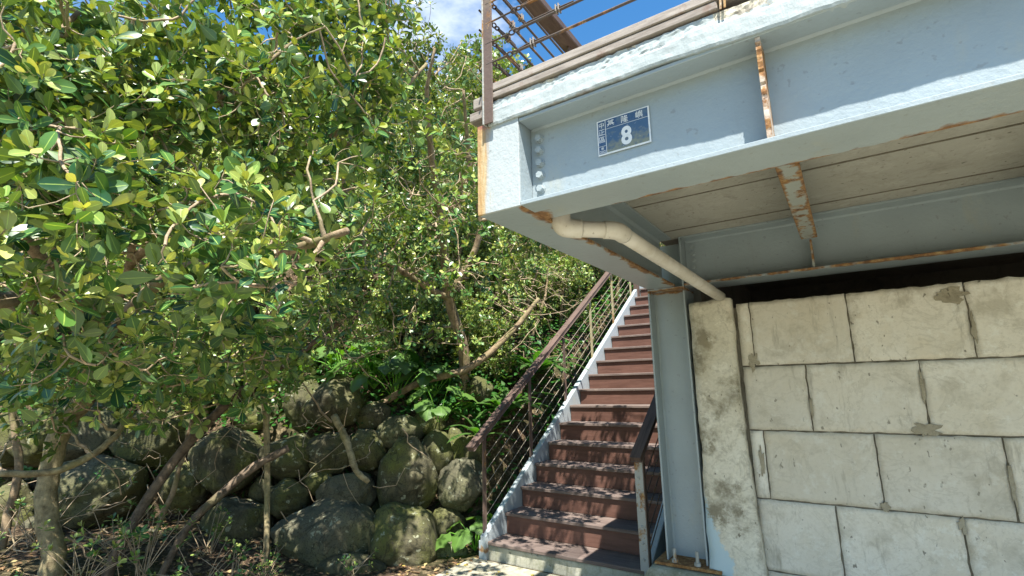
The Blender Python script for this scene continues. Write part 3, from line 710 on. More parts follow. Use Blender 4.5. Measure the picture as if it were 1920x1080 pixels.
def zl(y): return STZ + sl * (y - STY)
yE = STY + RUN * NST
for (xa, xb, webx) in ((STX0 - 0.058, STX0 - 0.001, STX0 - 0.001), (STX1 + 0.001, STX1 + 0.058, STX1 + 0.001)):
    bm = bmesh.new()
    y0 = STY - 0.02
    prism(bm, [(xa, y0, 0.085), (xa, y0, zl(y0) + 0.055), (xa, yE, zl(yE) + 0.055), (xa, yE, zl(yE) - 0.22), (xa, STY + 0.36, 0.085)], (xb - xa, 0, 0))
    bmesh.ops.bevel(bm, geom=list(bm.edges), offset=0.004, segments=2, affect='EDGES')
    obj("stringer", bm, MT["white_steel"], ST)
# railings
def stair_rail(name, label, X, y_first, n_posts, step, hb, ht, postw, mat_post, y_hand0, y_hand1, ncab, side):
    T = thing(name, label, "railing", (X, y_first, zl(y_first)))
    hz = lambda y: zl(y) + 0.90 - 0.012 * (y - STY)
    ends = []
    for i in range(n_posts):
        y = y_first + step * i; zb = zl(y) + hb
        if i == 0: zb = 0.20 if side < 0 else 0.30
        p = box("post", X - 0.007, X + 0.007, y - postw / 2, y + postw / 2, zb, hz(y) - 0.03, mat_post[min(i, len(mat_post) - 1)], T, 0.001)
    bm = bmesh.new(); obox(bm, (X, y_hand0, hz(y_hand0) - 0.006), (X, y_hand1, hz(y_hand1) - 0.006), 0.072, 0.042, bev=0.005); obj("handrail", bm, MT["railwood"], T)
    for k in range(ncab):
        off = 0.16 + 0.125 * k
        y1 = y_first + step * (n_posts - 1)
        pts = []
        for t in np.linspace(0, 1, n_posts * 2 - 1):
            y = y_first + (y1 - y_first) * t; pts.append(Vector((X, y, zl(y) + off - 0.012 * (y - STY) * (k / ncab))))
        multi_tube("cable", [(pts, 0.0027)], MT["cable"], T, 6)
    return T
MT["sunlitpost"] = steel("sunlit_tone_post", base=(0.34, 0.30, 0.17), full=0.2, rough=0.6)  # sunlit look of the upper posts put into a paler base colour
L1 = stair_rail("stair_railing", "brown timber handrail with wire cables on the leafy side of the stairs", STX0 - 0.045, STY + 0.03, 6, 0.808, 0.03, 0, 0.048, [MT["brownpost"], MT["brownpost"], MT["brownpost"], MT["sunlitpost"]], 3.60, 8.0, 5, -1)
box("post_shoe", STX0 - 0.082, STX0 - 0.008, STY - 0.012, STY + 0.075, 0.085, 0.235, MT["white_steel"], L1, 0.003)
L2 = thing("stair_railing", "short dark handrail with rusty riveted post beside the steel column", "railing", (-1.355, 3.66, 0.25))
hz2 = lambda y: zl(y) + 0.90 - 0.012 * (y - STY)
pz0_, pz1_ = 0.27, hz2(3.665) - 0.03
bm = bmesh.new(); bx(bm, -1.387, -1.327, 3.655, 3.661, pz0_, pz1_, 0.001); obj("post", bm, MT["galv"], L2)
pp = box("post", -1.3265, -1.320, 3.655, 3.70, pz0_, pz1_, MT["brownpost"], L2, 0.001)
SCR = None
for k in range(7):
    z = pz0_ + 0.075 + k * (pz1_ - pz0_ - 0.12) / 6
    bm = bmesh.new(); bmesh.ops.create_uvsphere(bm, u_segments=10, v_segments=6, radius=0.0095, matrix=Matrix.Translation((-1.357, 3.653, z)) @ Matrix.Diagonal((1, 0.6, 1, 1)))
    obj("rivet", bm, MT["galv"], L2, True)
bm = bmesh.new(); obox(bm, (-1.352, 3.60, hz2(3.60) - 0.006), (-1.352, 8.0, hz2(8.0) - 0.006), 0.072, 0.042, bev=0.005); obj("handrail", bm, MT["railwood"], L2)
for k in range(5):
    off = 0.16 + 0.125 * k
    multi_tube("cable", [([Vector((-1.345, y, zl(y) + off)) for y in np.linspace(3.67, 8.0, 10)], 0.0042)], MT["darkcable"], L2, 6)
for y in (4.6, 5.4, 6.2, 7.0, 7.8):
    box("post", -1.359, -1.345, y - 0.024, y + 0.024, zl(y) + 0.03, hz2(y) - 0.03, MT["brownpost"], L2, 0.001)
# stair head newel
nw = box("newel_post", STX0 - 0.06, STX0 + 0.02, 8.02, 8.10, 2.95, 3.95, MT["railwood"], L1, 0.004)

# ------------------------------------------------------------------ boulders
ROCKS = [(-3.72,3.71,0.71,0.27,0.34),(-4.16,3.36,0.56,0.25,0.22),(-4.67,3.07,0.54,0.20,0.17),(-4.52,3.29,0.67,0.15,0.13),(-4.97,2.75,0.30,0.30,0.27),(-3.40,3.93,0.26,0.16,0.15),(-3.34,4.09,0.61,0.22,0.23),(-3.61,4.03,0.89,0.17,0.21),(-3.51,4.22,0.92,0.12,0.19),(-3.37,4.32,0.87,0.12,0.18),(-4.20,3.63,0.94,0.18,0.20),(-4.53,3.41,0.92,0.23,0.20),(-4.82,3.15,0.90,0.26,0.21),(-4.69,3.60,1.41,0.30,0.27),(-5.01,3.45,1.38,0.21,0.27),(-4.00,3.89,1.09,0.23,0.17),(-3.84,4.12,1.17,0.18,0.12),(-6.93,1.79,1.16,0.24,0.30),(-6.69,2.07,1.14,0.28,0.30),(-6.19,2.05,0.65,0.42,0.33),(-6.11,2.46,1.09,0.35,0.26),(-5.27,2.79,0.89,0.31,0.31),(-5.59,2.58,0.65,0.24,0.21),(-7.25,1.57,1.09,0.18,0.26),(-6.98,1.64,0.45,0.21,0.26),(-4.35,3.83,1.26,0.17,0.14),(-3.49,4.59,1.52,0.14,0.13),(-5.45,3.15,1.29,0.23,0.17),(-6.13,2.81,1.35,0.24,0.15),(-6.61,1.88,0.24,0.23,0.21),(-4.10,3.64,0.36,0.13,0.13),(-4.98,2.99,0.59,0.10,0.13)]
FRONT = [(-4.06,3.13,0.26,0.46,0.29),(-3.53,3.51,0.22,0.31,0.29),(-3.66,3.03,0.08,0.25,0.12),(-3.24,3.74,0.07,0.18,0.10),(-5.39,2.17,0.14,0.24,0.21)]
WDIR = Vector((0.83, 0.56, 0)).normalized(); WN = Vector((0.56, -0.83, 0)).normalized()
def boulder(spec, parent, seed):
    x, y, z, rw_, rh = spec
    rd = min(rw_, rh) * random.uniform(0.85, 1.1)
    bm = bmesh.new(); bmesh.ops.create_icosphere(bm, subdivisions=5 if rw_ > 0.19 else 4, radius=1.0)
    tl = random.uniform(-0.25, 0.25); ang = random.uniform(1.6, 3.2)
    for v in bm.verts:
        d = v.co.copy()
        k = 1 + 0.20 * mnoise.noise(d * 1.1 + Vector((seed * 7.3, 0, 0))) + 0.09 * mnoise.noise(d * ang + Vector((0, seed * 3.1, 0))) + 0.04 * mnoise.noise(d * 6 + Vector((0, 0, seed))) + 0.018 * mnoise.noise(d * 15 + Vector((0, 2, seed))) - 0.05 * max(0, 0.12 - abs(mnoise.noise(d * 1.9 + Vector((seed, 5, 0))))) / 0.12
        # a few flattened facets
        for q in range(4):
            fn = Vector((math.sin(seed * 1.7 + q * 2.1), math.cos(seed * 2.3 + q * 1.3), math.sin(seed + q * 4.2))).normalized()
            t = d.dot(fn) * k
            lim = 0.74 + 0.05 * q
            if t > lim: k *= 1 - 0.75 * (t - lim) / t
        d = d * (k * 1.09)
        a, b, c = d.x * rw_, d.y * rd, d.z * rh
        a2 = a * math.cos(tl) - c * math.sin(tl) * 0.6; c2 = a * math.sin(tl) * 0.6 + c * math.cos(tl)
        v.co = Vector((x, y, z)) + WDIR * a2 + WN * b + Vector((0, 0, c2))
    return obj("boulder", bm, MT["rock"], parent, True)
BW = thing("boulder_wall", "retaining wall of piled mossy round boulders below the trees", "wall", (-4.5, 3.3, 0.1))
for i, s in enumerate(ROCKS): boulder(s, BW, i + 1)
fl = ["wide grey mossy boulder lying at the front of the pile", "lichen spotted boulder leaning against the wide grey boulder", "low half buried boulder at the bottom edge of the picture", "small flat stone in the leaf litter near the stair foot", "rough boulder behind the seedlings in the lower left corner"]
for i, (s, l_) in enumerate(zip(FRONT, fl)): tag(boulder(s, None, 60 + i), l_, "boulder")

# ------------------------------------------------------------------ foliage tools
def template(stations, fold=0.10, curl=-0.10):
    """obovate leaf: rows of (t, half width); returns verts (a along, b across, c up), polygons, across-coordinate"""
    V = [(0, 0, 0)]; acr = [0.0]; F = []
    for t, w in stations:
        c = curl * t * t
        V += [(t, -w, c + fold * w * 2), (t, 0, c), (t, w, c + fold * w * 2)]; acr += [1, 0, 1]
    V.append((1.0, 0, curl)); acr.append(0.3)
    tri = [(0, 2, 1), (0, 3, 2)]; quad = []
    for s in range(len(stations) - 1):
        a = 1 + 3 * s; b = a + 3
        quad += [(a, a + 1, b + 1, b), (a + 1, a + 2, b + 2, b + 1)]
    a = 1 + 3 * (len(stations) - 1); e = len(V) - 1
    tri += [(a, a + 1, e), (a + 1, a + 2, e)]
    return np.array(V, float), (np.array(tri), np.array(quad) if quad else None), np.array(acr, float)
T_OBO = template([(0.16, 0.05), (0.38, 0.15), (0.62, 0.225), (0.82, 0.19), (0.94, 0.10)])
T_FAR = template([(0.30, 0.16), (0.68, 0.24)], 0.12, -0.12)
def norm(a): return a / (np.linalg.norm(a, axis=-1, keepdims=True) + 1e-9)
def leaf_arrays(P, L, N, size, wid, T):
    L = norm(L); S = norm(np.cross(L, N)); N = np.cross(S, L)
    V, polys, acr = T
    W = P[:, None, :] + size[:, None, None] * (V[None, :, 0, None] * L[:, None, :] + V[None, :, 1, None] * wid[:, None, None] * S[:, None, :] + V[None, :, 2, None] * N[:, None, :])
    off = (np.arange(len(P)) * len(V))[:, None, None]
    fs = [(p[None] + off).reshape(-1, p.shape[1]) for p in polys if p is not None]
    return W.reshape(-1, 3), fs
def leaf_mesh(name, P, L, N, size, wid, rnd, age, T):
    W, fs = leaf_arrays(P, L, N, size, wid, T)
    me = mesh_from(name, W, fs)
    nv = len(T[0]); lc = np.zeros((len(P), nv, 4), np.float32)
    lc[..., 0] = rnd[:, None]; lc[..., 1] = T[2][None]; lc[..., 2] = age[:, None]; lc[..., 3] = 1
    at = me.color_attributes.new("lc", 'FLOAT_COLOR', 'POINT'); at.data.foreach_set("color", lc.ravel())
    return me
def rosettes(tips, dirs, per, L0, rng, droop=0.0, spread=1.0, young=0.5):
    """whorls of leaves round shoot tips; returns P,L,N,size,wid,rnd,age"""
    out = [[] for _ in range(7)]
    n = len(tips); upb = np.array([0.12, -0.16, 0.55])
    A = norm(norm(dirs) + upb + rng.normal(0, 0.25, (n, 3)))
    B = norm(np.cross(A, rng.normal(0, 1, (n, 3)))); C = np.cross(A, B)
    ph = rng.uniform(0, 6.28, n); yng = rng.random(n) < young; hue = rng.random(n)
    sz = L0 * rng.uniform(0.75, 1.2, n)
    for k in range(per):
        keep = rng.random(n) < (0.92 if k < per - 2 else 0.6)
        th = ph + k * 2.39996; u = (k + 0.5) / per            # 0 inner/young .. 1 outer
        el = np.radians(68 - 62 * u * spread) + rng.normal(0, 0.22, n)
        rad = np.cos(th)[:, None] * B + np.sin(th)[:, None] * C
        L = np.cos(el)[:, None] * rad + np.sin(el)[:, None] * A
        L[:, 2] -= droop * u
        N = np.cos(el)[:, None] * A - np.sin(el)[:, None] * rad + rng.normal(0, 0.22, (n, 3))
        P = tips - A * (0.055 * u * (L0 / 0.085))[..., None] if np.ndim(u) else tips - A * (0.06 * u * L0 / 0.085)
        s = sz * (0.45 + 0.62 * u ** 0.6) * rng.uniform(0.82, 1.15, n)
        rd = np.clip(0.62 * hue + 0.38 * rng.random(n), 0, 1)
        ag = np.clip((1 - u * 1.5), 0, 1) * yng * rng.uniform(0.55, 1.0, n) + (rng.random(n) < 0.012) * 0.9
        for o, v in zip(out, (P, L, N, s, rng.uniform(0.92, 1.25, n), rd, np.clip(ag, 0, 1))): o.append(v[keep])
    return [np.concatenate(o) for o in out]
class Grower:
    def __init__(s, rng): s.rng = rng; s.P = np.zeros((0, 3)); s.R = np.zeros(0); s.tubes = {}
    def add_nodes(s, P, R): s.P = np.vstack([s.P, P]); s.R = np.concatenate([s.R, R])
    def limb(s, pts, n=24):
        q = smooth_path(pts, n); q[:, :3] += s.rng.normal(0, 0.08, (n, 3)) * q[:, 3:4]; s.add_nodes(q[:, :3], q[:, 3]); return q
    def grow(s, targets, k, rmax, rend, bend=0.16, chunks=6, sides=5, key="branches"):
        d0 = np.array([np.min(((s.P - t) ** 2).sum(1)) for t in targets]); order = np.argsort(d0); tips = []; dirs = []
        for ch in np.array_split(order, chunks):
            if len(ch) == 0: continue
            T = targets[ch]; near = np.array([np.argmin(((s.P - t) ** 2).sum(1)) for t in T]); P0 = s.P[near]; R0 = np.minimum(s.R[near] * 0.7, rmax); R0 = np.maximum(R0, rend)
            D = T - P0; ln = np.linalg.norm(D, axis=1)
            off = s.rng.normal(0, 1, (len(T), 3)); off -= (off * D).sum(1, keepdims=True) * D / (ln ** 2 + 1e-9)[:, None]
            off = norm(off) * (ln * bend * s.rng.uniform(0.3, 1.3, len(T)))[:, None]; off[:, 2] -= ln * 0.06
            tt = np.linspace(0, 1, k)
            Pp = P0[:, None] + D[:, None] * tt[None, :, None] + off[:, None] * np.sin(np.pi * tt)[None, :, None] + s.rng.normal(0, 0.018, (len(T), k, 3)) * ln[:, None, None] * np.sin(np.pi * tt)[None, :, None]
            Rr = R0[:, None] + (rend - R0)[:, None] * tt[None] ** 0.8
            s.tubes.setdefault((key, sides), []).append((Pp, Rr))
            s.add_nodes(Pp[:, 1:].reshape(-1, 3), Rr[:, 1:].reshape(-1)); tips.append(Pp[:, -1]); dirs.append(Pp[:, -1] - Pp[:, -2])
        return np.concatenate(tips), np.concatenate(dirs)
    def build(s, name, key, mat, parent):
        Vs, Fs, off = [], [], 0
        for (kk, sides), lst in s.tubes.items():
            if kk != key: continue
            for Pp, Rr in lst:
                V, Fq = tube_arrays(Pp, Rr, sides); Vs.append(V); Fs.append(Fq + off); off += len(V)
        V = np.concatenate(Vs); c = V.mean(0)
        return link(name, mesh_from(name, V - c, [np.concatenate(Fs)]), mat, parent, c)
def blob_points(blobs, density, rng, power=2.4):
    out = []
    for (x, y, z, r) in blobs:
        n = max(2, int(density * 4.19 * r ** 3)); v = norm(rng.normal(0, 1, (n, 3))) * (rng.random(n) ** (1 / power))[:, None] * r
        out.append(np.array([x, y, z]) + v * np.array([1.08, 1.08, 0.92]))
    return np.concatenate(out)
def allowed(P):
    """keep leaves off the platform, the stairs and the camera"""
    x, y, z = P.T
    over = (y > 2.4) & (z > 2.85) & (x < -0.6)              # boughs reaching over the deck edge
    k = ~((x > -1.32) & (y > 1.2)) | over
    k &= ~((x > -3.0) & (y > 3.5) & (z < STZ + sl * (y - STY) + 1.35))
    k &= np.linalg.norm(P - np.array(CAM[:]), axis=1) > 1.35
    k &= ~((x > -1.5) & (y > 0.3)) | over
    return k

# ------------------------------------------------------------------ the big tree on the left
PATHS = {
 'T1':[(-4.86,1.43,-0.05,0.105),(-4.86,1.41,0.35,0.092),(-4.96,1.35,0.76,0.085),(-4.99,1.35,1.02,0.082),(-4.96,1.38,1.32,0.088),(-4.79,1.45,1.57,0.092),(-4.46,1.42,1.93,0.077)],
 'A':[(-4.46,1.42,1.93,0.066),(-3.90,1.17,2.04,0.050),(-3.46,0.84,2.09,0.048),(-3.12,0.58,1.97,0.043),(-2.95,0.37,1.93,0.031)],
 'B':[(-4.46,1.42,1.93,0.058),(-3.93,1.37,2.12,0.053),(-3.36,1.37,2.28,0.036),(-2.70,1.35,2.24,0.031),(-2.25,1.42,2.24,0.029),(-1.89,1.47,2.28,0.020)],
 'C':[(-4.46,1.42,1.93,0.058),(-4.00,1.34,2.40,0.051),(-3.53,1.18,2.70,0.043),(-3.07,0.97,2.92,0.034),(-2.72,1.14,3.03,0.034),(-2.45,1.27,3.22,0.026),(-2.40,1.45,3.50,0.014)],
 'D':[(-4.00,1.34,2.40,0.043),(-3.28,1.45,2.82,0.034),(-3.08,1.79,3.13,0.033),(-2.87,2.43,3.64,0.029),(-2.66,2.80,4.23,0.018)],
 'E':[(-3.90,1.17,2.04,0.043),(-3.25,0.62,2.34,0.031),(-2.97,0.43,2.67,0.023),(-2.73,0.48,2.93,0.018),(-2.66,0.59,3.23,0.012)],
 'E2':[(-4.47,0.97,1.08,0.023),(-4.42,1.19,1.06,0.026),(-4.42,1.37,1.12,0.027),(-4.43,1.53,1.25,0.025),(-4.52,1.61,1.37,0.020)],
 'T2':[(-4.57,1.60,0.05,0.06),(-4.57,1.67,0.40,0.054),(-4.58,1.85,0.78,0.055),(-4.55,2.00,1.04,0.057),(-4.49,2.19,1.31,0.057),(-4.27,2.40,1.61,0.050),(-4.04,2.59,1.79,0.038),(-3.69,2.85,2.15,0.033)],
 'T3':[(-4.36,1.85,0.15,0.036),(-4.34,2.03,0.54,0.040),(-4.30,2.19,0.71,0.046),(-4.21,2.42,0.92,0.048),(-4.08,2.67,1.07,0.043)],
 'T4':[(-4.13,3.15,1.31,0.050),(-3.96,3.18,1.07,0.047),(-3.81,3.16,0.85,0.038),(-3.72,3.24,0.73,0.029)],
 'T5':[(-4.22,2.61,0.10,0.03),(-4.22,2.61,0.39,0.029),(-4.30,2.63,0.80,0.030),(-4.37,2.62,1.33,0.033),(-4.32,2.52,1.70,0.028),(-4.07,2.49,2.06,0.023)],
 'M':[(-3.74,4.62,1.0,0.085),(-3.71,4.58,1.34,0.079),(-3.64,4.50,1.94,0.073),(-3.60,4.18,2.51,0.065),(-3.41,3.86,3.19,0.051),(-3.20,3.46,3.76,0.040),(-2.99,3.15,4.23,0.025),(-2.78,3.03,4.57,0.012)],
 'M2':[(-3.60,4.18,2.51,0.053),(-3.23,4.27,3.20,0.038),(-3.14,3.98,3.94,0.029),(-2.92,3.61,4.50,0.016)],
 'M3':[(-3.60,4.18,2.51,0.047),(-3.62,3.39,2.73,0.034),(-3.66,2.90,3.04,0.025),(-3.43,2.57,3.49,0.018)],
 'M4':[(-4.63,3.64,1.16,0.040),(-4.05,4.16,1.59,0.047),(-3.54,4.47,1.76,0.048),(-3.18,4.81,2.17,0.040),(-2.94,5.02,2.55,0.025)],
}
MAIN = [(-2.70,0.44,3.0,0.45),(-2.75,0.77,3.2,0.45),(-2.70,1.22,3.42,0.45),(-2.65,1.79,3.66,0.45),(-2.6,2.20,4.0,0.36),(-2.55,0.48,2.60,0.45),(-2.72,0.81,2.81,0.45),(-2.62,1.16,2.97,0.45),(-2.63,1.65,3.16,0.45),(-2.72,2.30,3.57,0.45),(-2.27,0.47,2.16,0.36),(-2.17,0.64,2.17,0.36),(-2.04,0.85,2.18,0.36),(-1.86,1.02,2.13,0.30),(-2.32,1.61,2.56,0.38),(-1.62,1.02,1.91,0.20),(-1.85,0.91,1.94,0.22),(-2.62,0.59,1.80,0.26),(-2.97,0.85,1.75,0.30),(-2.97,1.17,1.81,0.30),(-3.01,1.55,1.84,0.30),(-3.90,1.57,1.61,0.26),(-3.38,0.91,1.66,0.22),(-3.74,2.31,1.68,0.28),(-2.65,0.32,2.41,0.40),
        (-3.2,1.9,1.95,0.35),(-3.5,1.5,1.75,0.28),(-4.3,1.9,1.75,0.30),(-4.6,1.0,1.75,0.3),(-3.85,0.7,3.6,0.55),(-3.9,1.45,3.8,0.55),(-3.5,2.1,4.1,0.5),(-4.0,0.6,2.9,0.5),(-3.3,0.3,3.3,0.45),(-5.6,1.2,2.7,0.55),(-6.2,1.4,2.9,0.5),(-5.2,1.6,2.6,0.45),(-6.6,1.5,2.6,0.45),(-5.0,0.7,2.6,0.5),(-4.6,2.0,2.5,0.4),(-2.6,0.95,1.75,0.24),(-4.38,1.04,1.52,0.22),(-4.47,1.46,1.57,0.24),(-4.41,1.89,1.56,0.24),(-4.31,2.33,1.64,0.24),(-3.77,0.97,1.70,0.25),(-3.85,1.41,1.71,0.25),(-3.89,1.82,1.72,0.25),(-3.82,0.77,1.62,0.25),(-3.69,2.18,1.84,0.25),(-4.65,1.2,1.35,0.24),(-4.55,1.75,1.38,0.22),(-4.35,2.15,1.42,0.22),(-4.15,2.5,1.5,0.22),(-3.6,1.3,1.55,0.24),(-3.4,1.75,1.62,0.24),(-2.97,1.81,4.25,0.35),(-2.82,2.25,4.40,0.40),(-3.12,1.58,4.22,0.40),(-2.65,1.92,4.34,0.30),(-4.0,2.1,1.75,0.25)]
MID = [(-3.57,3.67,4.90,0.50),(-3.34,3.85,5.18,0.31),(-3.74,4.53,4.90,0.56),(-3.96,5.01,4.41,0.53),(-3.81,4.03,4.15,0.56),(-3.88,3.60,3.81,0.50),(-4.17,5.17,3.75,0.50),(-3.56,3.54,3.14,0.45),(-3.71,3.06,3.10,0.45),(-3.47,4.11,2.72,0.35),(-3.60,2.87,2.48,0.30),(-3.66,3.59,2.44,0.30),(-3.45,5.25,3.20,0.34),(-3.59,4.56,5.46,0.31),
       (-3.41,3.15,5.35,0.38),(-3.50,3.59,5.29,0.31),(-4.21,3.02,2.01,0.28),(-4.06,3.68,2.04,0.28),(-3.79,4.21,2.17,0.28),(-4.32,2.88,1.71,0.22),(-4.20,3.39,1.76,0.20),
       (-3.40,2.94,2.51,0.28),(-3.33,3.54,2.71,0.30),(-3.26,4.21,2.42,0.25),(-3.69,3.63,2.01,0.25),(-3.43,4.15,2.03,0.22),(-3.49,2.58,2.28,0.28),(-3.25,4.81,2.62,0.25),(-3.73,3.12,2.18,0.24),(-3.40,5.84,3.15,0.28),(-3.61,4.00,3.44,0.34),
       (-1.95,3.25,2.85,0.36),(-2.30,3.35,2.6,0.36),(-1.75,3.3,3.0,0.36),(-2.35,3.0,3.0,0.38),(-1.7,3.9,3.1,0.42),(-2.2,3.8,3.0,0.42),(-1.65,4.3,3.3,0.36),(-1.95,3.6,3.3,0.4),(-1.75,2.9,3.1,0.36),(-2.1,4.2,3.35,0.35),(-1.3,3.3,3.15,0.38),(-1.2,3.85,3.25,0.4),(-1.4,2.95,3.15,0.33),(-1.0,3.5,3.4,0.36),(-1.9,2.45,3.0,0.36),(-1.3,4.3,3.4,0.3)]
def grow_tree(label, base, limbs, trunk_keys, blobs, density, sub, leafL, per, seed, mats, singles=0, young=0.5, T=T_OBO, leafm="leaf", name="broadleaf_tree"):
    rg = np.random.default_rng(seed); G = Grower(rg)
    tree = thing(name, label, "tree", base)
    trunk = None
    for key in limbs:
        q = G.limb([(a, b, c, r * {'T1': .78, 'T2': .66, 'T5': .8, 'C': .45, 'D': .7}.get(key, .85)) for a, b, c, r in PATHS[key]], 26)
        V, Fq = tube_arrays(q[None, :, :3], q[None, :, 3], 10); c = V.mean(0)
        fs = [Fq, np.array([list(range(10))[::-1], list(range(len(V) - 10, len(V)))])]
        o = link("trunk" if key in trunk_keys else "limb", mesh_from("limb", V - c, fs), MT[mats.get(key, "bark")], tree, c)
    pts = blob_points(blobs, density * sub, rg, 3.0)
    tips1, dirs1 = G.grow(pts, 7, 0.018, 0.0055, 0.14, 8, 6)
    pts = blob_points(blobs, density, rg, 2.4); pts = pts[allowed(pts)]
    tips, dirs = G.grow(pts, 4, 0.005, 0.002, 0.2, 4, 4)
    G.build("branches", "branches", MT["twig"], tree)["kind"] = "stuff"
    k = allowed(tips); tips, dirs = tips[k], dirs[k]
    A = rosettes(tips, dirs, per, leafL, rg, 0.12, 1.0, young)
    if singles:
        app = A[3] / np.linalg.norm(A[0] - np.array(CAM[:]), axis=1)
        inview = ((A[0] - np.array(CAM[:])) @ np.array(R_[:])) / ((A[0] - np.array(CAM[:])) @ np.array(F_[:]))
        app[(inview < -1.05)] = 0
        order = np.argsort(-app); sel, rest = order[:singles], order[singles:]
        # a handful of leaf shapes shared by the single leaves
        variants = []
        for v in range(12):
            me = leaf_mesh("leaf", np.zeros((1, 3)), np.array([[1., 0, 0]]), np.array([[0, 0, 1.]]), np.array([1.0]), np.array([0.85 + 0.1 * (v % 4)]), np.array([(v + 0.5) / 12]), np.array([0.0 if v % 4 else 0.75]), template([(0.16, 0.05), (0.38, 0.15), (0.62, 0.225), (0.82, 0.19), (0.94, 0.10)], 0.06 + 0.02 * (v % 5), -0.04 - 0.03 * (v % 5)))
            me.materials.append(MT[leafm]); variants.append(me)
        yv = [v for v in range(12) if v % 4 == 0]; ov = [v for v in range(12) if v % 4]
        for i in sel:
            pool = yv if A[6][i] > 0.4 else ov
            me = variants[pool[int(A[5][i] * 0.999 * len(pool))]]
            o = bpy.data.objects.new("leaf", me); COL.objects.link(o); o.parent = tree
            L = Vector(A[1][i]).normalized(); S = L.cross(Vector(A[2][i])).normalized(); N = S.cross(L); s = A[3][i]
            M4 = Matrix.Identity(4)
            for r in range(3): M4[r][0] = L[r] * s; M4[r][1] = -S[r] * s; M4[r][2] = N[r] * s
            loc = Vector(A[0][i]) - WL[tree.name]
            for r in range(3): M4[r][3] = loc[r]
            o.matrix_basis = M4
        A = [a[rest] for a in A]
    c = A[0].mean(0)
    me = leaf_mesh("crown", A[0] - c, *A[1:], T)
    cr_ = link("crown", me, MT[leafm], tree, c); cr_["kind"] = "stuff"
    return tree
grow_tree("spreading glossy leaved tree with pale mossy trunk filling the left of the picture", (-4.86, 1.43, 0.3), ['T1', 'A', 'B', 'C', 'D', 'E', 'E2'], ['T1'], MAIN, 290, 0.10, 0.092, 8, 21, {'T1': "palebark", 'E2': "palebark"}, singles=300, young=0.7)
grow_tree("smaller leaved tree rising behind the boulders beside the stair handrail", (-3.74, 4.62, 1.3), ['M', 'M2', 'M3', 'M4'], ['M'], MID, 300, 0.10, 0.068, 8, 33, {}, young=0.65)
LOW = [(-3.69,2.85,2.15,0.25),(-4.07,2.49,2.06,0.25),(-4.0,2.6,1.85,0.2),(-3.5,2.75,2.3,0.22)]
grow_tree("slender dark red trunk leaning in front of the boulders", (-4.57, 1.60, 0.2), ['T2'], ['T2'], LOW[:1] + LOW[3:], 420, 0.12, 0.07, 8, 41, {'T2': "redbark"}, young=0.4)
grow_tree("thin mossy upright sapling in front of the dark rocks", (-4.22, 2.61, 0.1), ['T5'], ['T5'], LOW[1:3], 420, 0.12, 0.07, 8, 43, {'T5': "palebark"}, young=0.4)
tag(tube_obj("broken_branch", [(a, b, c, r * .68) for a, b, c, r in PATHS['T3']], MT["redbark"], None, 20, 10, 0.06), "sawn off reddish branch slanting across the dark rocks", "branch")
tag(tube_obj("dead_branch", [(a, b, c, r * .7) for a, b, c, r in PATHS['T4']], MT["palebark"], None, 20, 10, 0.06), "crooked dead branch resting on the round boulders", "branch")

# ------------------------------------------------------------------ hillside shrubs (prototypes copied)
def shrub_proto(seed, n_ros, leafL, T):
    rg = np.random.default_rng(seed); G = Grower(rg); blobs = []
    for i in range(9):
        a = rg.uniform(0, 6.28); r = rg.uniform(0.1, 0.62); blobs.append((r * math.cos(a), r * math.sin(a), rg.uniform(0.5, 1.35), rg.uniform(0.32, 0.5)))
    for i in range(4):
        a = i * 1.57 + rg.uniform(-.4, .4); G.limb([(0.05 * math.cos(a), 0.05 * math.sin(a), -0.2, .04), (0.2 * math.cos(a), .2 * math.sin(a), .35, .032), (.4 * math.cos(a), .4 * math.sin(a), .8, .022), (.45 * math.cos(a + .4), .45 * math.sin(a + .4), 1.25, .01)], 16)
    P4_, R4_ = G.P.reshape(4, 16, 3), G.R.reshape(4, 16)
    dens = n_ros / sum(4.19 * b[3] ** 3 for b in blobs)
    G.grow(blob_points(blobs, dens * 0.12, rg, 3.0), 6, 0.012, 0.004, 0.16, 6, 5)
    tips, dirs = G.grow(blob_points(blobs, dens, rg, 3.2), 4, 0.004, 0.0018, 0.2, 4, 3)
    A = rosettes(tips, dirs, 8, leafL, rg, 0.15, 1.0, 0.6)
    crown = leaf_mesh("crown", *A, T); crown.materials.append(MT["leaf_far"])
    V, Fq = tube_arrays(P4_, R4_, 7); tr = mesh_from("trunk", V, [Fq]); tr.materials.append(MT["bark"])
    Vs, Fs, off = [], [], 0
    for (kk, sides), lst in G.tubes.items():
        for Pp, Rr in lst:
            v, f = tube_arrays(Pp, Rr, sides); Vs.append(v); Fs.append(f + off); off += len(v)
    br = mesh_from("branches", np.concatenate(Vs), [np.concatenate(Fs)]); br.materials.append(MT["bark"])
    return tr, br, crown
protos = [shrub_proto(101, 1500, 0.062, T_FAR), shrub_proto(102, 1350, 0.07, T_FAR), shrub_proto(103, 1700, 0.056, T_FAR)]
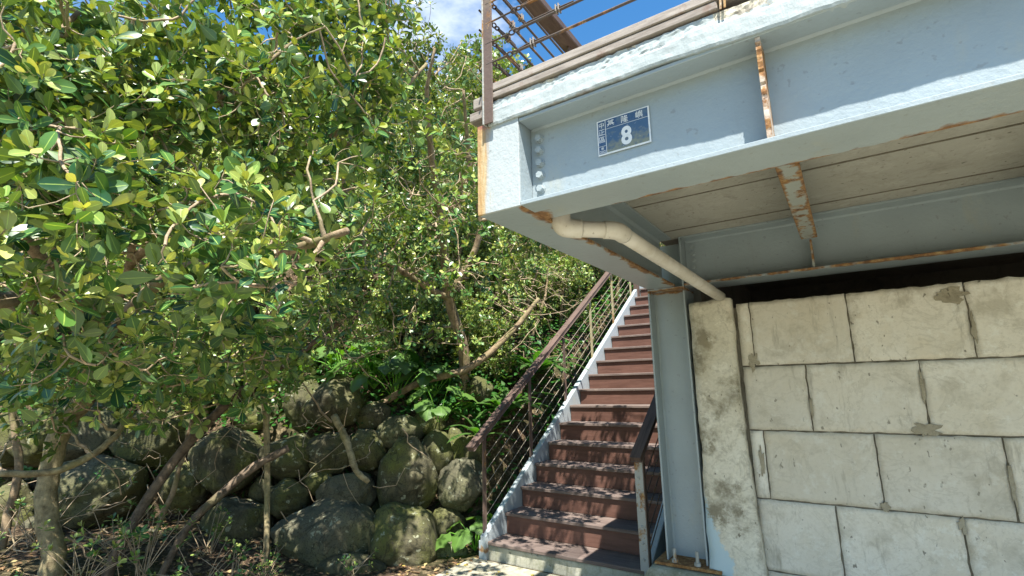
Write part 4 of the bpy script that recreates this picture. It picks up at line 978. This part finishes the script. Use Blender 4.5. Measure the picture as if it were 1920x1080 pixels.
HS = [(-3.75,5.9,.85,"low bush against the stair stringer halfway up the flight"),(-3.9,7.3,1.15,"bright bush behind the upper stair handrail"),(-4.1,9.1,1.5,None),(-2.2,10.0,1.3,"sunlit bush above the top of the stairs"),(-5.0,5.0,1.05,None),(-5.3,6.4,1.5,None),(-6.1,4.5,1.25,None),(-6.9,5.8,1.6,None),(-7.0,3.6,1.15,None),(-8.4,4.7,1.7,None),(-8.1,2.6,1.2,None),(-9.6,3.4,1.7,None),(-5.4,8.4,1.7,None),(-0.6,10.6,1.5,None),(-9.2,1.4,1.5,None),(-4.55,4.45,.75,None),(-5.6,3.75,.7,None),(-7.3,2.55,.7,None),(-3.6,6.7,.8,None),(-3.7,5.1,.7,None),(-4.3,5.6,1.0,None),(-6.2,6.8,1.7,None),(-7.9,6.2,1.9,None),(-9.4,5.2,1.9,None),(-10.6,3.9,1.9,None),(-6.6,8.6,1.9,None),(-10.8,2.2,1.8,None),(-8.7,7.2,2.0,None),(-5.9,2.95,.65,None),(-6.6,2.85,.65,None),(-3.35,8.3,1.0,None)]
hgroup = "leafy bushes on the hillside behind the boulder wall"
for i, (x, y, s, lab) in enumerate(HS):
    z = float(terr(x, y)) - 0.12 * s
    t = thing("hillside_shrub", lab or "dense leafy bush on the hillside behind the boulder wall and nearer tree", "shrub", (x, y, z), hgroup)
    rz = random.uniform(0, 6.28)
    t.rotation_euler = (random.uniform(-.12, .12), random.uniform(-.12, .12), rz); t.scale = (s, s, s * random.uniform(0.95, 1.2))
    for nm, me in zip(("trunk", "branches", "crown"), protos[i % 3]):
        o = bpy.data.objects.new(nm, me); COL.objects.link(o); o.parent = t
        if nm != "trunk": o["kind"] = "stuff"

# ------------------------------------------------------------------ small plants
def strap_plant(name, label, cat, base, n, length, width, seed, matk, arch=0.8, stalk=0.0, heart=False):
    rg = np.random.default_rng(seed); t = thing(name, label, cat, base)
    for i in range(n):
        a = i * 2.4 + rg.uniform(-.3, .3); el = rg.uniform(0.5, 1.25); ln = length * rg.uniform(0.7, 1.15)
        k = 9; V = []; acr = []
        out = Vector((math.cos(a), math.sin(a), 0)); side = Vector((-math.sin(a), math.cos(a), 0))
        p = Vector((0, 0, 0)); e = el
        st = [p.copy()]
        if heart:
            tip = out * (stalk * math.cos(el) * rg.uniform(.6, 1.2)) + Vector((0, 0, stalk * math.sin(el) * rg.uniform(.7, 1.1)))
            mid = tip * 0.55 + Vector((0, 0, stalk * 0.1))
            q = smooth_path([(0, 0, 0, .006), (mid.x, mid.y, mid.z, .005), (tip.x, tip.y, tip.z, .004)], 8)
            Vt, Ft = tube_arrays(q[None, :, :3], q[None, :, 3], 5)
            link("leaf_stalk", mesh_from("leaf_stalk", Vt, [Ft]), MT["broad"], t, WL[t.name])
            p = tip; e = rg.uniform(-0.55, 0.1)
        rows_ = []
        prof = (lambda u: 0.5 * (math.sin(min(1, u * 1.05) * math.pi) ** 0.55) * (1.15 - 0.55 * u)) if heart else (lambda u: 0.5 * (math.sin(math.pi * (0.06 + 0.92 * u)) ** 0.8))
        for j in range(k + 1):
            u = j / k
            d = out * math.cos(e) + Vector((0, 0, math.sin(e)))
            up = d.cross(side) * -1
            wv = 0.05 * width * math.sin(u * 19 + i)
            w = width * prof(u)
            rows_.append((p.copy() - side * w + up * (wv + 0.25 * w), p.copy(), p.copy() + side * w + up * (-wv + 0.25 * w)))
            p = p + d * (ln / k); e -= arch / k * (1.2 if heart else 1.6)
        V = np.array([[c[:] for c in r] for r in rows_]).reshape(-1, 3)
        idx = np.arange(len(V)).reshape(-1, 3); Fq = np.concatenate([np.stack([idx[:-1, c], idx[:-1, c + 1], idx[1:, c + 1], idx[1:, c]], -1) for c in (0, 1)])
        me = mesh_from("frond", V, [Fq]); lc = np.ones((len(V), 4), np.float32); lc[:, 0] = rg.random(); lc[:, 1] = np.tile([1, 0, 1], len(rows_)); lc[:, 2] = rg.random() * 0.6
        atn = me.color_attributes.new("lc", 'FLOAT_COLOR', 'POINT'); atn.data.foreach_set("color", lc.ravel())
        link("leaf" if heart else "frond", me, MT[matk], t, WL[t.name])
    return t
strap_plant("nest_fern", "nest fern with long wavy fronds behind the stair handrail", "fern", (-3.25, 4.75, 1.25), 20, 0.62, 0.10, 3, "fern", 0.9)
strap_plant("nest_fern", "nest fern with upright fronds nearer the boulders than the other", "fern", (-3.30, 4.35, 1.02), 16, 0.5, 0.085, 4, "fern", 0.8)
strap_plant("broadleaf_plant", "bright green broad leaved plant at the foot of the stair post", "plant", (-3.05, 3.93, 0.08), 8, 0.24, 0.24, 5, "broad", 0.7, 0.32, True)
strap_plant("broadleaf_plant", "pale green broad leaved plant above the upper boulders", "plant", (-4.55, 4.0, 1.55), 12, 0.30, 0.28, 6, "broad", 0.8, 0.55, True)
strap_plant("broadleaf_plant", "broad leaved plant on the bank between the tree trunk and the fern", "plant", (-3.95, 4.35, 1.45), 10, 0.26, 0.22, 7, "fern", 0.8, 0.4, True)
strap_plant("broadleaf_plant", "pale broad leaved plant among the creepers over the round upper boulder", "plant", (-4.75, 3.75, 1.62), 14, 0.28, 0.26, 17, "broad", 0.8, 0.6, True)
strap_plant("broadleaf_plant", "broad leaved plant in the dark gap left of the nest fern", "plant", (-3.70, 4.15, 1.15), 12, 0.26, 0.22, 18, "broad", 0.8, 0.45, True)
strap_plant("broadleaf_plant", "tall broad leaved plant behind the dead branch and boulders", "plant", (-4.25, 4.05, 1.40), 14, 0.28, 0.24, 19, "fern", 0.8, 0.6, True)
strap_plant("nest_fern", "large nest fern higher up beside the third railing post", "fern", (-3.2, 5.35, 1.70), 22, 0.65, 0.10, 20, "fern", 0.9)
def seedling(label, base, n, h, leafL, seed, name="seedling"):
    rg = np.random.default_rng(seed); t = thing(name, label, "plant", base); b = np.array(base)
    tips = b + np.stack([rg.normal(0, h * .45, n), rg.normal(0, h * .45, n), rg.uniform(.45, 1.0, n) * h], -1)
    P0 = np.repeat(b[None], n, 0) + rg.normal(0, .02, (n, 3)); tt = np.linspace(0, 1, 5)
    Pp = P0[:, None] + (tips - P0)[:, None] * tt[None, :, None]; Pp[:, :, 2] += 0.06 * h * np.sin(np.pi * tt)
    V, Fq = tube_arrays(Pp, np.linspace(.004, .0018, 5)[None].repeat(n, 0), 5)
    link("stems", mesh_from("stems", V - b, [Fq]), MT["twig"], t, b)
    A = rosettes(tips, tips - P0, 7, leafL, rg, 0.1, 1.0, 0.5)
    c = leaf_mesh("foliage", A[0] - b, *A[1:], T_OBO); o = link("foliage", c, MT["leaf"], t, b); o["kind"] = "stuff"
seedling("leafy seedling growing between the red trunk and the pale trunk", (-4.3, 1.75, 0.30), 16, 0.42, 0.06, 71)
seedling("seedling with rounded leaves at the foot of the pale trunk", (-4.35, 1.42, 0.30), 14, 0.36, 0.06, 72)
seedling("seedling in the leaf litter before the yellow mossy boulder", (-4.0, 2.0, 0.18), 10, 0.32, 0.055, 73)
seedling("tiny bright green herb in the leaf litter at the bottom edge", (-3.95, 2.45, 0.10), 26, 0.16, 0.030, 74)
for i, (bp, nn, hh, ll, lab) in enumerate([((-5.1, 1.05, 0.32), 14, 0.5, 0.06, "leafy seedling left of the pale trunk at the edge of the picture"), ((-4.75, 1.75, 0.30), 14, 0.45, 0.06, "leafy seedling behind the pale trunk below the flat boulder"), ((-3.85, 2.15, 0.14), 12, 0.30, 0.05, "seedling right of the sawn branch foot"), ((-4.6, 2.35, 0.2), 12, 0.40, 0.055, "seedling under the slanting sawn branch"), ((-3.5, 2.9, 0.1), 8, 0.16, 0.04, "small seedling before the half buried boulder"), ((-5.6, 1.5, 0.36), 14, 0.55, 0.06, "tall seedling before the leftmost boulders")]):
    seedling(lab, bp, nn, hh, ll, 171 + i)
for i, (pth, lab) in enumerate([([(-5.25, 1.0, 0.2, .03), (-5.3, 0.98, 0.8, .028), (-5.2, 1.0, 1.5, .024), (-5.0, 1.1, 2.1, .018)], "dark upright stem at the left edge beside the pale trunk"), ([(-5.9, 1.35, 0.25, .035), (-5.95, 1.4, 0.9, .03), (-6.0, 1.3, 1.6, .026), (-5.8, 1.3, 2.4, .02)], "thin stem before the leftmost boulders"), ([(-4.9, 2.0, 0.25, .02), (-4.75, 2.1, 0.8, .02), (-4.8, 2.2, 1.3, .017), (-4.6, 2.2, 1.8, .012)], "thin stem rising behind the slanting trunks")]):
    tag(tube_obj("bare_stem", pth, MT["bark"], None, 18, 8, 0.25), lab, "stem")
seedling("low herb beside the wide grey boulder", (-4.25, 2.70, 0.12), 12, 0.16, 0.035, 75)

# ------------------------------------------------------------------ loose stuff: litter, dry twigs, creepers
n = 2600
lx = rng.uniform(-6.2, -2.6, n); ly = rng.uniform(1.2, 4.0, n); d = -.56 * (lx + 3.55) + .83 * (ly - 3.83); k = (d < 0.15) & (lx < -2.75); lx, ly = lx[k], ly[k]
P = np.stack([lx, ly, terr(lx, ly) + 0.008], -1); n = len(P); a = rng.uniform(0, 6.28, n)
L = np.stack([np.cos(a), np.sin(a), rng.normal(0, .25, n)], -1); N = np.stack([rng.normal(0, .35, n), rng.normal(0, .35, n), np.ones(n)], -1)
o = link("leaf_litter", leaf_mesh("leaf_litter", P, L, N, rng.uniform(.03, .075, n), rng.uniform(.7, 1.1, n), rng.random(n), (rng.random(n) < .06) * .9, T_FAR), MT["dryleaf"]); o["kind"] = "stuff"; tag(o, "dry brown fallen leaves scattered on the ground before the boulders", "leaf litter")
n = 60
lx = rng.uniform(-2.95, -1.5, n); ly = rng.uniform(3.2, 3.72, n); P = np.stack([lx, ly, np.full(n, .098)], -1); a = rng.uniform(0, 6.28, n)
L = np.stack([np.cos(a), np.sin(a), rng.normal(0, .1, n)], -1); N = np.stack([rng.normal(0, .2, n), rng.normal(0, .2, n), np.ones(n)], -1)
o = link("fallen_leaves", leaf_mesh("fallen_leaves", P, L, N, rng.uniform(.025, .06, n), rng.uniform(.7, 1.1, n), rng.random(n), (rng.random(n) < .4) * .9, T_FAR), MT["dryleaf"]); o["kind"] = "stuff"; tag(o, "few yellow fallen leaves on the concrete at the stair foot", "leaf litter")
def tangle(name, label, boxes, n, ln, r, seed, mat):
    rg = np.random.default_rng(seed); Pp = []; Rr = []
    for (c, e) in boxes:
        p0 = np.array(c) + rg.uniform(-1, 1, (n, 3)) * np.array(e)
        dirs = norm(rg.normal(0, 1, (n, 3)) * np.array([1, 1, .6])); l_ = ln * rg.uniform(.4, 1.3, n); kink = norm(rg.normal(0, 1, (n, 3)))
        tt = np.linspace(0, 1, 6)
        q = p0[:, None] + dirs[:, None] * (l_[:, None] * tt)[..., None] + kink[:, None] * (l_[:, None] * .16 * np.sin(np.pi * tt))[..., None] + rg.normal(0, .012, (n, 6, 3))
        Pp.append(q); Rr.append((r * rg.uniform(.5, 1.4, n))[:, None] * np.linspace(1, .5, 6)[None])
    V, Fq = tube_arrays(np.concatenate(Pp), np.concatenate(Rr), 4)
    o = link(name, mesh_from(name, V, [Fq]), mat); o["kind"] = "stuff"; tag(o, label, "twigs")
tangle("dry_twigs", "tangle of bare tan twigs under the tree beside the stair handrail", [((-3.25, 4.9, 2.3), (.35, .5, .45)), ((-3.35, 5.8, 2.9), (.3, .5, .4)), ((-3.5, 1.9, 2.2), (.6, .5, .35))], 40, .5, .0038, 9, MT["twig"])
tangle("hanging_roots", "thin roots and dead twigs strewn over the boulders", [((-4.1, 3.2, .9), (.7, .25, .35)), ((-5.0, 2.5, .9), (.7, .3, .4)), ((-4.7, 1.6, .7), (.5, .4, .35)), ((-6.2, 1.8, .8), (.6, .3, .4))], 18, .5, .005, 12, MT["twig"])
# dark creeper leaves over the top of the boulder wall
n = 8000
s = rng.uniform(-6.5, 0.5, n); dd = rng.uniform(0.15, 1.5, n)
P = np.stack([-3.55 + .83 * s - .56 * dd, 3.83 + .56 * s + .83 * dd, np.zeros(n)], -1); k = (P[:, 0] < -3.0); P = P[k]
Q = np.stack([rng.uniform(-4.3, -2.98, 4200), rng.uniform(4.2, 9.0, 4200), np.zeros(4200)], -1); P = np.vstack([P, Q]); n = len(P)
P[:, 2] = terr(P[:, 0], P[:, 1]) + 0.05 + rng.random(n) ** 2 * 0.35
N = np.stack([rng.normal(.1, .5, n), rng.normal(-.4, .5, n), np.ones(n)], -1); L = np.stack([rng.normal(.3, .7, n), rng.normal(-.5, .7, n), rng.normal(-.1, .4, n)], -1)
o = link("ground_cover", leaf_mesh("ground_cover", P, L, N, rng.uniform(.05, .10, n), rng.uniform(.9, 1.4, n), rng.random(n), (rng.random(n) < .15) * .6, T_FAR), MT["fern"]); o["kind"] = "stuff"; tag(o, "green creeper leaves covering the bank above the boulders", "ground cover")
